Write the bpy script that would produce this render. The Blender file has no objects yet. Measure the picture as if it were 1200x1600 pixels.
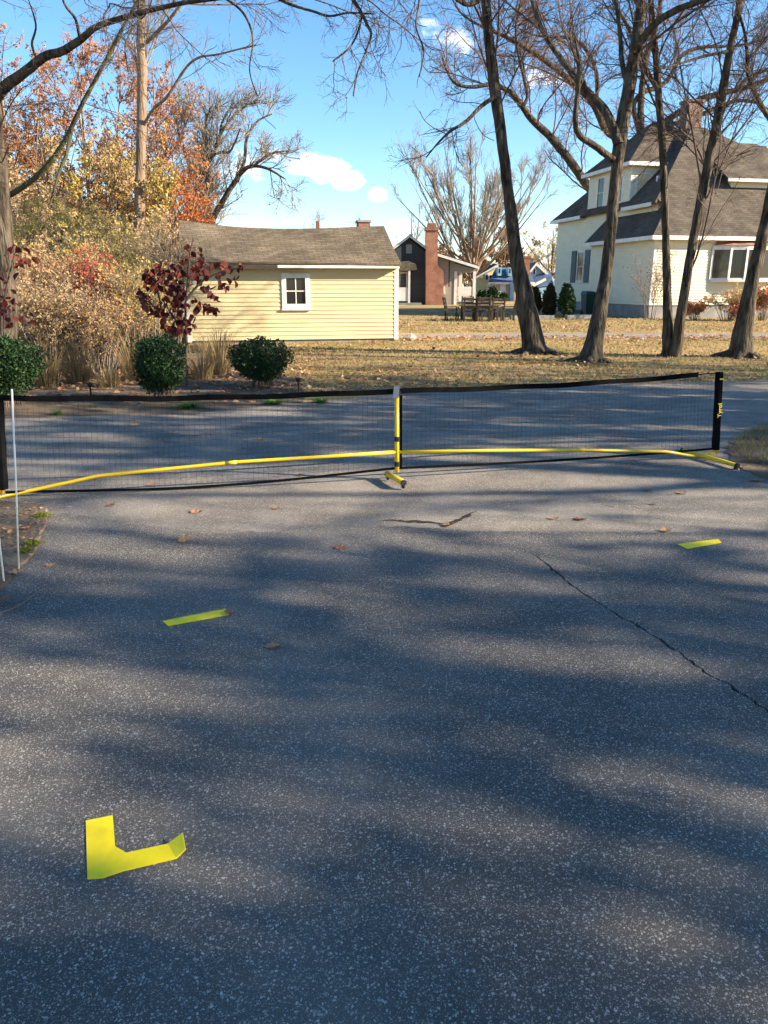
import bpy, math, random
import numpy as np
from mathutils import Vector, geometry

SC = bpy.context.scene
COL = SC.collection
R = math.radians

# ------------------------------------------------------------ camera, sky, sun, exposure
CAM_H, FPX, HORIZON = 1.75, 1180.0, 445.0
PITCH = math.atan((800 - HORIZON) / FPX)
cd = bpy.data.cameras.new('camera')
cam = bpy.data.objects.new('camera', cd)
COL.objects.link(cam)
cam.location = (0, 0, CAM_H)
cam.rotation_euler = (math.pi / 2 - PITCH, 0, 0)
cd.sensor_fit = 'VERTICAL'
cd.sensor_height = 36.0
cd.lens = FPX * 36.0 / 1600.0
cd.clip_start, cd.clip_end = 0.05, 2000
SC.camera = cam

SUN_EL, SUN_AZ = R(24.5), R(78)          # azimuth: from straight behind the viewer towards +X
SUN = Vector((math.cos(SUN_EL) * math.sin(SUN_AZ), -math.cos(SUN_EL) * math.cos(SUN_AZ), math.sin(SUN_EL)))
sl = bpy.data.lights.new('sun', 'SUN')
sl.energy, sl.angle, sl.color = 4.9, R(0.53), (1.0, 0.86, 0.67)
so = bpy.data.objects.new('sun', sl)
COL.objects.link(so)
so.rotation_euler = (-SUN).to_track_quat('-Z', 'Y').to_euler()

SC.view_settings.view_transform = 'Standard'
SC.view_settings.look = 'None'
SC.view_settings.exposure = 1.7
SC.view_settings.gamma = 1.0
SC.cycles.use_denoising = True
SC.cycles.max_bounces = 4
SC.cycles.diffuse_bounces = 2
SC.cycles.use_adaptive_sampling = True
SC.cycles.adaptive_threshold = 0.03
SC.cycles.glossy_bounces = 2
SC.cycles.transparent_max_bounces = 4


def ray(u, v):
    x, y = (u - 600) / FPX, (800 - v) / FPX
    return Vector((x, math.cos(PITCH) + y * math.sin(PITCH), -math.sin(PITCH) + y * math.cos(PITCH)))


def gr(u, v, z=0.0):                    # the ground point seen at a place of the photograph
    d = ray(u, v)
    t = (z - CAM_H) / d.z
    return Vector((d.x * t, d.y * t, z))


def at(u, v, Y):                        # the point at distance Y seen at a place of the photograph
    d = ray(u, v)
    t = Y / d.y
    return Vector((d.x * t, Y, CAM_H + d.z * t))


def on_plane(u, v, p0, dr):             # the point on a vertical plane through p0 along dr
    d = ray(u, v)
    n = Vector((-dr[1], dr[0], 0))
    t = (p0[0] * n.x + p0[1] * n.y) / (d.x * n.x + d.y * n.y)
    return Vector((d.x * t, d.y * t, CAM_H + d.z * t))


def nd(nt, typ, **kw):
    n = nt.nodes.new(typ)
    for k, v in kw.items():
        if k in ('ins',):
            for i, val in v.items():
                n.inputs[i].default_value = val
        else:
            setattr(n, k, v)
    return n


# world: clear physical sky with a few fair-weather clouds
W = bpy.data.worlds.new('World')
SC.world = W
W.use_nodes = True
wt = W.node_tree
wt.nodes.clear()
wo = nd(wt, 'ShaderNodeOutputWorld')
wb = nd(wt, 'ShaderNodeBackground', ins={'Strength': 0.084})
sky = nd(wt, 'ShaderNodeTexSky', sky_type='NISHITA', sun_disc=False, sun_elevation=SUN_EL,
         sun_rotation=math.atan2(SUN.x, SUN.y), altitude=50, air_density=1.0, dust_density=0.1, ozone_density=3.0)
tc = nd(wt, 'ShaderNodeTexCoord')
mp = nd(wt, 'ShaderNodeMapping', ins={'Scale': (9.0, 9.0, 17.0)})
nz = nd(wt, 'ShaderNodeTexNoise', ins={'Scale': 1.6, 'Detail': 10.0, 'Roughness': 0.62})
wt.links.new(tc.outputs['Generated'], mp.inputs[0])
wt.links.new(mp.outputs[0], nz.inputs['Vector'])
acc = None
for (u, v, rad, amt) in ((474, 255, .06, .40), (505, 265, .055, .41), (540, 284, .042, .37), (592, 305, .034, .31), (622, 362, .055, .34), (690, 62, .07, .27),
                         (370, 262, .07, .33), (850, 108, .07, .26), (850, 400, .12, .26), (432, 244, .045, .3)):
    d = ray(u, v).normalized()
    s = nd(wt, 'ShaderNodeVectorMath', operation='SUBTRACT')
    s.inputs[1].default_value = d
    wt.links.new(tc.outputs['Generated'], s.inputs[0])
    m = nd(wt, 'ShaderNodeVectorMath', operation='MULTIPLY')
    m.inputs[1].default_value = (1, 1, 1.7)
    wt.links.new(s.outputs[0], m.inputs[0])
    l = nd(wt, 'ShaderNodeVectorMath', operation='LENGTH')
    wt.links.new(m.outputs[0], l.inputs[0])
    r_ = nd(wt, 'ShaderNodeMapRange', interpolation_type='SMOOTHSTEP', ins={1: 0.0, 2: rad, 3: amt, 4: 0.0})
    wt.links.new(l.outputs['Value'], r_.inputs[0])
    if acc is None:
        acc = r_.outputs[0]
    else:
        a_ = nd(wt, 'ShaderNodeMath', operation='MAXIMUM')
        wt.links.new(acc, a_.inputs[0])
        wt.links.new(r_.outputs[0], a_.inputs[1])
        acc = a_.outputs[0]
ad = nd(wt, 'ShaderNodeMath', operation='ADD')
wt.links.new(nz.outputs['Fac'], ad.inputs[0])
wt.links.new(acc, ad.inputs[1])
cm = nd(wt, 'ShaderNodeMapRange', interpolation_type='SMOOTHSTEP', ins={1: 0.70, 2: 0.90, 3: 0.0, 4: 0.95})
wt.links.new(ad.outputs[0], cm.inputs[0])
mx = nd(wt, 'ShaderNodeMixRGB')
mx.inputs[2].default_value = (7.6, 7.5, 7.5, 1)
hs = nd(wt, 'ShaderNodeHueSaturation', ins={'Saturation': 1.18, 'Value': 1.0})
wt.links.new(sky.outputs[0], hs.inputs['Color'])
wt.links.new(cm.outputs[0], mx.inputs[0])
wt.links.new(hs.outputs[0], mx.inputs[1])
wt.links.new(mx.outputs[0], wb.inputs[0])
wt.links.new(wb.outputs[0], wo.inputs[0])


# ------------------------------------------------------------ materials
def lin(r, g, b):
    f = lambda c: c / 12.92 if c <= 0.04045 else ((c + 0.055) / 1.055) ** 2.4
    return (f(r / 255), f(g / 255), f(b / 255), 1)


MATS = {}


def mat(name, c1, c2=None, scale=4.0, rough=0.85, bump=0.0, bscale=None, stretch=(1, 1, 1), metal=0.0, spec=0.3, dist=0.01, lo=.35, hi=.65):
    m = bpy.data.materials.new(name)
    MATS[name] = m
    m.use_nodes = True
    nt = m.node_tree
    b = nt.nodes['Principled BSDF']
    b.inputs['Roughness'].default_value = rough
    b.inputs['Metallic'].default_value = metal
    b.inputs['Specular IOR Level'].default_value = spec
    b.inputs['Base Color'].default_value = c1
    t = nd(nt, 'ShaderNodeTexCoord')
    mpn = nd(nt, 'ShaderNodeMapping', ins={'Scale': stretch})
    nt.links.new(t.outputs['Object'], mpn.inputs[0])
    if c2 is not None:
        n = nd(nt, 'ShaderNodeTexNoise', ins={'Scale': scale, 'Detail': 6.0, 'Roughness': 0.6})
        nt.links.new(mpn.outputs[0], n.inputs['Vector'])
        mr = nd(nt, 'ShaderNodeMapRange', ins={1: lo, 2: hi})
        nt.links.new(n.outputs['Fac'], mr.inputs[0])
        x = nd(nt, 'ShaderNodeMixRGB')
        x.inputs[1].default_value = c1
        x.inputs[2].default_value = c2
        nt.links.new(mr.outputs[0], x.inputs[0])
        nt.links.new(x.outputs[0], b.inputs['Base Color'])
    if bump:
        n2 = nd(nt, 'ShaderNodeTexNoise', ins={'Scale': bscale or scale * 3, 'Detail': 5.0})
        nt.links.new(mpn.outputs[0], n2.inputs['Vector'])
        bp = nd(nt, 'ShaderNodeBump', ins={'Strength': bump, 'Distance': dist})
        nt.links.new(n2.outputs['Fac'], bp.inputs['Height'])
        nt.links.new(bp.outputs[0], b.inputs['Normal'])
    return m


def leafmat(name, cols, trans=0.45, rough=0.7):
    m = bpy.data.materials.new(name)
    MATS[name] = m
    m.use_nodes = True
    nt = m.node_tree
    nt.nodes.clear()
    o = nd(nt, 'ShaderNodeOutputMaterial')
    g = nd(nt, 'ShaderNodeNewGeometry')
    cr = nd(nt, 'ShaderNodeValToRGB')
    cr.color_ramp.interpolation = 'LINEAR'
    el = cr.color_ramp.elements
    while len(el) < len(cols):
        el.new(0.5)
    for i, c in enumerate(cols):
        el[i].position = i / max(1, len(cols) - 1)
        el[i].color = c
    nt.links.new(g.outputs['Random Per Island'], cr.inputs[0])
    d = nd(nt, 'ShaderNodeBsdfPrincipled', ins={'Roughness': rough, 'Specular IOR Level': 0.25})
    t = nd(nt, 'ShaderNodeBsdfTranslucent')
    x = nd(nt, 'ShaderNodeMixShader', ins={0: trans})
    nt.links.new(cr.outputs[0], d.inputs['Base Color'])
    nt.links.new(cr.outputs[0], t.inputs[0])
    nt.links.new(d.outputs[0], x.inputs[1])
    nt.links.new(t.outputs[0], x.inputs[2])
    nt.links.new(x.outputs[0], o.inputs[0])
    return m


def asphalt(name, base1, base2, stone, thr, cscale, patch, stone_gain=1.0):
    m = bpy.data.materials.new(name)
    MATS[name] = m
    m.use_nodes = True
    nt = m.node_tree
    L = nt.links.new
    b = nt.nodes['Principled BSDF']
    b.inputs['Roughness'].default_value = 0.9
    b.inputs['Specular IOR Level'].default_value = 0.25
    t = nd(nt, 'ShaderNodeTexCoord')
    n1 = nd(nt, 'ShaderNodeTexNoise', noise_dimensions='2D', ins={'Scale': patch, 'Detail': 6.0, 'Roughness': 0.65})
    L(t.outputs['Object'], n1.inputs['Vector'])
    r1 = nd(nt, 'ShaderNodeMapRange', ins={1: .35, 2: .66})
    L(n1.outputs['Fac'], r1.inputs[0])
    x1 = nd(nt, 'ShaderNodeMixRGB')
    x1.inputs[1].default_value, x1.inputs[2].default_value = base1, base2
    L(r1.outputs[0], x1.inputs[0])
    n2 = nd(nt, 'ShaderNodeTexNoise', noise_dimensions='2D', ins={'Scale': 420.0, 'Detail': 2.0})
    L(t.outputs['Object'], n2.inputs['Vector'])
    r2 = nd(nt, 'ShaderNodeMapRange', ins={1: .3, 2: .7, 3: .45, 4: 1.6})
    L(n2.outputs['Fac'], r2.inputs[0])
    x2 = nd(nt, 'ShaderNodeMixRGB', blend_type='MULTIPLY', ins={0: 1.0})
    L(x1.outputs[0], x2.inputs[1])
    L(r2.outputs[0], x2.inputs[2])
    col = x2.outputs[0]
    hgt = None
    for (sc, th, rr, pw_) in ((cscale * 2.6, thr - .20, .5, 2.2), (cscale * 1.55, thr - .04, .46, 1.3), (cscale, thr + .06, .42, .5)):
        wv = nd(nt, 'ShaderNodeTexNoise', noise_dimensions='2D', ins={'Scale': sc * .8, 'Detail': 0.0})
        L(t.outputs['Object'], wv.inputs['Vector'])
        wx = nd(nt, 'ShaderNodeMixRGB', ins={0: .006})
        L(t.outputs['Object'], wx.inputs[1])
        L(wv.outputs['Color'], wx.inputs[2])
        vo = nd(nt, 'ShaderNodeTexVoronoi', voronoi_dimensions='2D', ins={'Scale': sc})
        L(wx.outputs[0], vo.inputs['Vector'])
        sp = nd(nt, 'ShaderNodeSeparateColor')
        L(vo.outputs['Color'], sp.inputs[0])
        # exposed share of stones drifts over the surface
        dr = nd(nt, 'ShaderNodeMath', operation='MULTIPLY_ADD', ins={1: -.16, 2: th + .08})
        L(n1.outputs['Fac'], dr.inputs[0])
        gt = nd(nt, 'ShaderNodeMath', operation='GREATER_THAN')
        L(sp.outputs[0], gt.inputs[0])
        L(dr.outputs[0], gt.inputs[1])
        sz = nd(nt, 'ShaderNodeMath', operation='MULTIPLY_ADD', ins={1: rr * .8, 2: rr * .35})
        L(sp.outputs[1], sz.inputs[0])
        lt = nd(nt, 'ShaderNodeMath', operation='LESS_THAN')
        L(vo.outputs['Distance'], lt.inputs[0])
        L(sz.outputs[0], lt.inputs[1])
        mk = nd(nt, 'ShaderNodeMath', operation='MULTIPLY')
        L(gt.outputs[0], mk.inputs[0])
        L(lt.outputs[0], mk.inputs[1])
        sc_ = nd(nt, 'ShaderNodeMixRGB')
        sc_.inputs[1].default_value = (stone[0] * .26, stone[1] * .25, stone[2] * .25, 1)
        sc_.inputs[2].default_value = stone
        pw = nd(nt, 'ShaderNodeMath', operation='POWER', ins={1: pw_})
        L(sp.outputs[2], pw.inputs[0])
        L(pw.outputs[0], sc_.inputs[0])
        xx = nd(nt, 'ShaderNodeMixRGB')
        L(mk.outputs[0], xx.inputs[0])
        L(col, xx.inputs[1])
        L(sc_.outputs[0], xx.inputs[2])
        col = xx.outputs[0]
        if hgt is None:
            hgt = mk.outputs[0]
    L(col, b.inputs['Base Color'])
    hx = nd(nt, 'ShaderNodeMath', operation='MULTIPLY_ADD', ins={1: .35})
    L(hgt, hx.inputs[0])
    L(n2.outputs['Fac'], hx.inputs[2])
    bp = nd(nt, 'ShaderNodeBump', ins={'Strength': .55, 'Distance': .004})
    L(hx.outputs[0], bp.inputs['Height'])
    L(bp.outputs[0], b.inputs['Normal'])
    return m


def shingle_mat(name, c1, c2, rowh, c3=None):
    m = bpy.data.materials.new(name)
    MATS[name] = m
    m.use_nodes = True
    nt = m.node_tree
    L = nt.links.new
    b = nt.nodes['Principled BSDF']
    b.inputs['Roughness'].default_value = .95
    b.inputs['Specular IOR Level'].default_value = .15
    t = nd(nt, 'ShaderNodeUVMap')
    br = nd(nt, 'ShaderNodeTexBrick', offset=.5, ins={'Scale': 1.0, 'Mortar Size': .008, 'Brick Width': rowh * 2.2, 'Row Height': rowh, 'Bias': 0.0})
    br.inputs['Color1'].default_value, br.inputs['Color2'].default_value = c1, c2
    br.inputs['Mortar'].default_value = tuple(c * .45 for c in c1[:3]) + (1,)
    L(t.outputs[0], br.inputs['Vector'])
    n = nd(nt, 'ShaderNodeTexNoise', ins={'Scale': .8, 'Detail': 8.0, 'Roughness': .7})
    L(t.outputs[0], n.inputs['Vector'])
    r_ = nd(nt, 'ShaderNodeMapRange', ins={1: .3, 2: .7, 3: .55, 4: 1.45})
    L(n.outputs['Fac'], r_.inputs[0])
    x = nd(nt, 'ShaderNodeMixRGB', blend_type='MULTIPLY', ins={0: 1.0})
    L(br.outputs[0], x.inputs[1])
    L(r_.outputs[0], x.inputs[2])
    L(x.outputs[0], b.inputs['Base Color'])
    bp = nd(nt, 'ShaderNodeBump', ins={'Strength': .8, 'Distance': .02})
    L(br.outputs['Fac'], bp.inputs['Height'])
    bp.invert = True
    L(bp.outputs[0], b.inputs['Normal'])
    return m


def brick_mat(name, c1, c2, mortar):
    m = shingle_mat(name, c1, c2, .075)
    for n in m.node_tree.nodes:
        if n.type == 'TEX_BRICK':
            n.inputs['Mortar'].default_value = mortar
            n.inputs['Mortar Size'].default_value = .01
            n.inputs['Brick Width'].default_value = .21
    return m


def glass_mat(name, c):
    m = mat(name, c, rough=.05, spec=.35)
    return m


mat('grass_ground', (.20, .17, .06, 1), (.40, .275, .14, 1), scale=.35, rough=1, bump=.6, bscale=30, dist=.03, spec=.05, lo=.33, hi=.6)
mat('dirt', (.10, .075, .052, 1), (.21, .16, .11, 1), scale=2.2, rough=1, bump=.8, bscale=25, dist=.03, spec=.05)
mat('path', (.30, .26, .21, 1), (.22, .19, .155, 1), scale=1.5, rough=.95, bump=.3, bscale=60, spec=.1)
asphalt('asphalt_new', (.078, .071, .063, 1), (.132, .119, .103, 1), (.50, .46, .40, 1), .81, 108.0, .9)
asphalt('asphalt_old', (.115, .102, .086, 1), (.235, .205, .165, 1), (.50, .45, .38, 1), .80, 98.0, 1.3)
mat('crack', (.016, .014, .012, 1), (.035, .028, .02, 1), scale=30, rough=1)
mat('bark_grey', (.026, .020, .015, 1), (.125, .100, .072, 1), scale=11, rough=.95, bump=1.0, bscale=16, stretch=(1, 1, .2), dist=.09, spec=.1, lo=.36, hi=.62)
mat('bark_brown', (.17, .115, .075, 1), (.29, .21, .145, 1), scale=6, rough=.95, bump=1.0, bscale=14, stretch=(1, 1, .15), dist=.05, spec=.1)
mat('bark_moss', (.06, .05, .038, 1), (.11, .115, .045, 1), scale=3, rough=.95, bump=1.0, bscale=12, stretch=(1, 1, .4), dist=.04, spec=.1)
mat('twig', (.085, .06, .048, 1), (.125, .095, .075, 1), scale=2, rough=.9, spec=.1)
mat('twig_pale', (.19, .15, .115, 1), (.27, .225, .175, 1), scale=2, rough=.9, spec=.1)
mat('twig_red', (.13, .075, .058, 1), (.19, .115, .085, 1), scale=2, rough=.9, spec=.1)
mat('siding_yellow', lin(214, 198, 154), lin(204, 186, 140), scale=1.2, rough=.6, stretch=(.6, 1, 3))
mat('siding_cream', lin(224, 215, 188), lin(216, 206, 176), scale=1.0, rough=.6, stretch=(.6, 1, 3))
mat('white_paint', lin(226, 222, 214), lin(206, 200, 190), scale=3, rough=.55)
mat('concrete', (.20, .195, .18, 1), (.29, .28, .26, 1), scale=2, rough=.95, bump=.3, bscale=30)
shingle_mat('shingle_brown', (.105, .084, .056, 1), (.165, .13, .09, 1), .14)
shingle_mat('shingle_house', (.078, .063, .049, 1), (.115, .093, .07, 1), .16)
shingle_mat('shingle_dark', (.05, .048, .05, 1), (.075, .07, .07, 1), .2)
shingle_mat('shingle_blue', (.06, .10, .17, 1), (.09, .14, .22, 1), .2)
brick_mat('brick_brown', (.17, .10, .075, 1), (.23, .15, .115, 1), (.24, .2, .17, 1))
brick_mat('brick', (.30, .115, .065, 1), (.38, .16, .095, 1), (.33, .25, .2, 1))
glass_mat('glass', (.018, .018, .02, 1))
mat('curtain_glass', (.10, .085, .06, 1), (.05, .04, .03, 1), scale=3, rough=.05, spec=.8)
mat('shutter_green', lin(52, 84, 86), lin(42, 70, 74), scale=3, rough=.5)
mat('grey_siding', (.25, .235, .20, 1), (.30, .28, .24, 1), scale=1, rough=.7, stretch=(.5, 1, 8))
mat('dark_siding', (.045, .042, .042, 1), (.058, .054, .052, 1), scale=1, rough=.7, stretch=(.5, 1, 8))
mat('pale_yellow', lin(236, 226, 170), lin(226, 214, 156), scale=1, rough=.7)
mat('pale_blue', lin(150, 186, 205), lin(136, 172, 194), scale=1, rough=.7)
mat('pinkish', lin(196, 170, 158), lin(184, 156, 146), scale=1, rough=.7)
mat('bin_green', (.01, .05, .045, 1), rough=.45)
mat('black_plastic', (.012, .012, .013, 1), rough=.5)
mat('black_cloth', (.004, .004, .005, 1), (.008, .008, .009, 1), scale=12, rough=.9, spec=.03, bump=.4, bscale=40)
mat('net_cord', (.006, .006, .007, 1), rough=.9, spec=.1)
mat('yellow_metal', lin(226, 190, 36), lin(214, 172, 24), scale=3, rough=.38, spec=.5)
mat('yellow_tape', (1.0, .75, .010, 1), (.84, .62, .02, 1), scale=14, rough=.5, bump=.35, bscale=22, lo=.45, hi=.8)
mat('yellow_print', lin(214, 190, 60), rough=.7)
mat('white_plastic', (.86, .83, .70, 1), rough=.45)
mat('metal_grey', (.4, .4, .42, 1), rough=.4, metal=.8)
mat('wood_dark', (.045, .034, .028, 1), (.07, .055, .044, 1), scale=4, rough=.8, stretch=(1, 1, 5))
mat('stone', (.42, .38, .33, 1), (.3, .26, .22, 1), scale=5, rough=.95, bump=.6, bscale=10)
mat('moss', (.07, .10, .012, 1), (.13, .15, .02, 1), scale=9, rough=1, bump=1, bscale=40, dist=.02)
leafmat('leaf_orange', [(.42, .15, .05, 1), (.52, .22, .08, 1), (.58, .31, .15, 1), (.42, .21, .13, 1), (.56, .36, .19, 1)])
leafmat('leaf_tan', [(.50, .34, .19, 1), (.58, .41, .22, 1), (.48, .34, .14, 1), (.62, .46, .21, 1), (.42, .26, .17, 1)])
leafmat('leaf_yellow', [(.58, .42, .12, 1), (.46, .38, .09, 1), (.60, .45, .19, 1), (.46, .38, .10, 1), (.62, .42, .16, 1)])
leafmat('leaf_fire', [(.52, .14, .03, 1), (.60, .22, .05, 1), (.45, .09, .03, 1)])
leafmat('leaf_red', [(.50, .05, .045, 1), (.58, .12, .07, 1), (.40, .10, .06, 1), (.55, .22, .12, 1)])
leafmat('leaf_darkred', [(.06, .010, .012, 1), (.12, .018, .016, 1), (.04, .012, .014, 1), (.20, .04, .02, 1), (.08, .03, .02, 1)], trans=.25)
leafmat('leaf_brown', [(.26, .14, .07, 1), (.36, .2, .1, 1), (.19, .10, .055, 1), (.42, .25, .13, 1)])
leafmat('leaf_green', [(.018, .045, .014, 1), (.03, .068, .02, 1), (.013, .032, .012, 1), (.045, .085, .022, 1)], trans=.2, rough=.45)
leafmat('leaf_yew', [(.02, .035, .012, 1), (.03, .05, .016, 1), (.06, .03, .022, 1), (.015, .03, .012, 1)], trans=.2)
leafmat('leaf_bright', [(.05, .15, .02, 1), (.09, .2, .03, 1)], trans=.3)
leafmat('leaf_moss', [(.12, .15, .012, 1), (.2, .22, .02, 1), (.08, .1, .015, 1)], trans=.1)
leafmat('leaf_pink', [(.48, .28, .15, 1), (.58, .38, .20, 1), (.42, .22, .13, 1), (.56, .42, .19, 1), (.5, .32, .12, 1)])
leafmat('straw', [(.36, .25, .13, 1), (.28, .20, .09, 1), (.44, .32, .19, 1), (.22, .20, .07, 1), (.30, .18, .12, 1)])
leafmat('blades', [(.19, .19, .05, 1), (.32, .25, .09, 1), (.44, .33, .16, 1), (.26, .23, .07, 1), (.42, .29, .15, 1), (.40, .24, .12, 1)])
leafmat('blades_green', [(.09, .12, .03, 1), (.15, .17, .05, 1), (.30, .25, .12, 1), (.22, .17, .1, 1)])
leafmat('litter', [(.38, .2, .10, 1), (.48, .28, .15, 1), (.28, .15, .08, 1), (.55, .36, .2, 1), (.42, .17, .08, 1)], trans=.15)


# ------------------------------------------------------------ building blocks
def link(name, me, m=None, parent=None):
    o = bpy.data.objects.new(name, me)
    COL.objects.link(o)
    if m is not None and me is not None and not me.materials:
        me.materials.append(MATS[m] if isinstance(m, str) else m)
    if parent is not None:
        o.parent = parent
    return o


def tag(o, label=None, cat=None, group=None, kind=None):
    if label:
        o['label'] = label
    if cat:
        o['category'] = cat
    if group:
        o['group'] = group
    if kind:
        o['kind'] = kind
    return o


def thing(name, label, cat, loc=(0, 0, 0), rz=0.0, group=None):
    o = bpy.data.objects.new(name, None)
    o.empty_display_size = .2
    COL.objects.link(o)
    o.location = loc
    o.rotation_euler = (0, 0, rz)
    return tag(o, label, cat, group)


def mesh_np(name, V, F, smooth=False):
    V = np.asarray(V, dtype=np.float32)
    F = np.asarray(F, dtype=np.int32)
    me = bpy.data.meshes.new(name)
    n, k = F.shape
    me.vertices.add(len(V))
    me.vertices.foreach_set('co', V.ravel())
    me.loops.add(n * k)
    me.loops.foreach_set('vertex_index', F.ravel())
    me.polygons.add(n)
    me.polygons.foreach_set('loop_start', np.arange(0, n * k, k, dtype=np.int32))
    me.polygons.foreach_set('loop_total', np.full(n, k, dtype=np.int32))
    if smooth:
        me.polygons.foreach_set('use_smooth', np.ones(n, dtype=bool))
    me.update(calc_edges=True)
    return me


class MB:
    def __init__(s):
        s.v, s.f, s.uv = [], [], []

    def quad(s, *p):
        i = len(s.v)
        s.v += [tuple(q) for q in p]
        s.f.append(tuple(range(i, i + len(p))))
        return s

    def box(s, x0, x1, y0, y1, z0, z1):
        i = len(s.v)
        s.v += [(x0, y0, z0), (x1, y0, z0), (x1, y1, z0), (x0, y1, z0), (x0, y0, z1), (x1, y0, z1), (x1, y1, z1), (x0, y1, z1)]
        s.f += [tuple(i + k for k in q) for q in ((0, 3, 2, 1), (4, 5, 6, 7), (0, 1, 5, 4), (1, 2, 6, 5), (2, 3, 7, 6), (3, 0, 4, 7))]
        return s

    def hexa(s, P):                     # eight corners: four of one end, four of the other
        i = len(s.v)
        s.v += [tuple(p) for p in P]
        s.f += [tuple(i + k for k in q) for q in ((0, 3, 2, 1), (4, 5, 6, 7), (0, 1, 5, 4), (1, 2, 6, 5), (2, 3, 7, 6), (3, 0, 4, 7))]
        return s

    def prism(s, pts, off):             # polygon pts extruded by the vector off
        i, n = len(s.v), len(pts)
        off = Vector(off)
        s.v += [tuple(p) for p in pts] + [tuple(Vector(p) + off) for p in pts]
        s.f += [tuple(range(i, i + n)), tuple(range(i + 2 * n - 1, i + n - 1, -1))]
        s.f += [(i + k, i + (k + 1) % n, i + n + (k + 1) % n, i + n + k) for k in range(n)]
        return s

    def bar(s, a, b, w, h=None, up=(0, 0, 1)):
        a, b, up = Vector(a), Vector(b), Vector(up)
        h = h or w
        d = (b - a).normalized()
        if abs(d.dot(up)) > .98:
            up = Vector((0, 1, 0))
        x = d.cross(up).normalized() * w / 2
        y = x.cross(d).normalized() * h / 2
        return s.hexa([a - x - y, a + x - y, a + x + y, a - x + y, b - x - y, b + x - y, b + x + y, b - x + y])

    def tube(s, pts, r, n=8, r1=None, cap=True):
        pts = [Vector(p) for p in pts]
        K = len(pts)
        i = len(s.v)
        u = None
        for k, p in enumerate(pts):
            t = (pts[min(k + 1, K - 1)] - pts[max(k - 1, 0)]).normalized()
            if u is None:
                u = t.cross(Vector((0, 0, 1)) if abs(t.z) < .9 else Vector((0, 1, 0))).normalized()
            u = (u - t * u.dot(t)).normalized()
            w = t.cross(u)
            rr = r if r1 is None else r + (r1 - r) * k / (K - 1)
            for j in range(n):
                a = 2 * math.pi * j / n
                s.v.append(tuple(p + (u * math.cos(a) + w * math.sin(a)) * rr))
        for k in range(K - 1):
            for j in range(n):
                s.f.append((i + k * n + j, i + k * n + (j + 1) % n, i + (k + 1) * n + (j + 1) % n, i + (k + 1) * n + j))
        if cap:
            s.f.append(tuple(range(i + n - 1, i - 1, -1)))
            s.f.append(tuple(range(i + (K - 1) * n, i + K * n)))
        return s

    def mesh(s, name, smooth=False):
        me = bpy.data.meshes.new(name)
        me.from_pydata(s.v, [], s.f)
        if smooth:
            me.polygons.foreach_set('use_smooth', [True] * len(me.polygons))
        me.update()
        return me

    def build(s, name, m, parent=None, smooth=False, uv=False):
        me = s.mesh(name, smooth)
        if uv:
            plane_uv(me)
        return link(name, me, m, parent)


def plane_uv(me):                       # metric UV on each face: u level, v up the slope
    l = me.uv_layers.new(name='UVMap')
    for p in me.polygons:
        n = p.normal
        h = Vector((-n.y, n.x, 0))
        h = h.normalized() if h.length > 1e-4 else Vector((1, 0, 0))
        w = n.cross(h)
        for li in p.loop_indices:
            c = me.vertices[me.loops[li].vertex_index].co
            l.data[li].uv = (c.dot(h), c.dot(w))


def in_poly(x, y, P):
    c = False
    j = len(P) - 1
    for i in range(len(P)):
        if (P[i][1] > y) != (P[j][1] > y) and x < (P[j][0] - P[i][0]) * (y - P[i][1]) / (P[j][1] - P[i][1]) + P[i][0]:
            c = not c
        j = i
    return c


def sheet(name, pts, z, m, holes=(), thick=0.0):
    """flat ground sheet with an outline, real holes in it and an edge going down"""
    V, E_ = [], []
    for P in [pts] + list(holes):
        b = len(V)
        V += [Vector((p[0], p[1])) for p in P]
        E_ += [(b + i, b + (i + 1) % len(P)) for i in range(len(P))]
    r_ = geometry.delaunay_2d_cdt(V, E_, [], 0, 1e-5)
    vs, fs = r_[0], r_[2]
    out = []
    for f in fs:
        cx = sum(vs[i].x for i in f) / len(f)
        cy = sum(vs[i].y for i in f) / len(f)
        if in_poly(cx, cy, pts) and not any(in_poly(cx, cy, h) for h in holes):
            out.append(tuple(f))
    mb = MB()
    mb.v = [(v.x, v.y, z) for v in vs]
    mb.f = out
    for P in [pts] + list(holes):
        if thick:
            for i in range(len(P)):
                a, b = P[i], P[(i + 1) % len(P)]
                mb.quad((a[0], a[1], z), (b[0], b[1], z), (b[0], b[1], z - thick), (a[0], a[1], z - thick))
    return tag(mb.build(name, m), kind='structure')


def wig(pts, step, amp, rng, closed=False):     # refine an outline and make it uneven
    out = []
    n = len(pts)
    for i in range(n if closed else n - 1):
        a, b = Vector(pts[i][:2]), Vector(pts[(i + 1) % n][:2])
        k = max(1, int((b - a).length / step))
        for j in range(k):
            p = a.lerp(b, j / k)
            out.append((p.x + rng.uniform(-amp, amp), p.y + rng.uniform(-amp, amp)))
    if not closed:
        out.append(tuple(pts[-1][:2]))
    return out


# ------------------------------------------------------------ vegetation tools (vectorised)
def nrm(a):
    return a / np.maximum(np.linalg.norm(a, axis=-1, keepdims=True), 1e-9)


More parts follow.
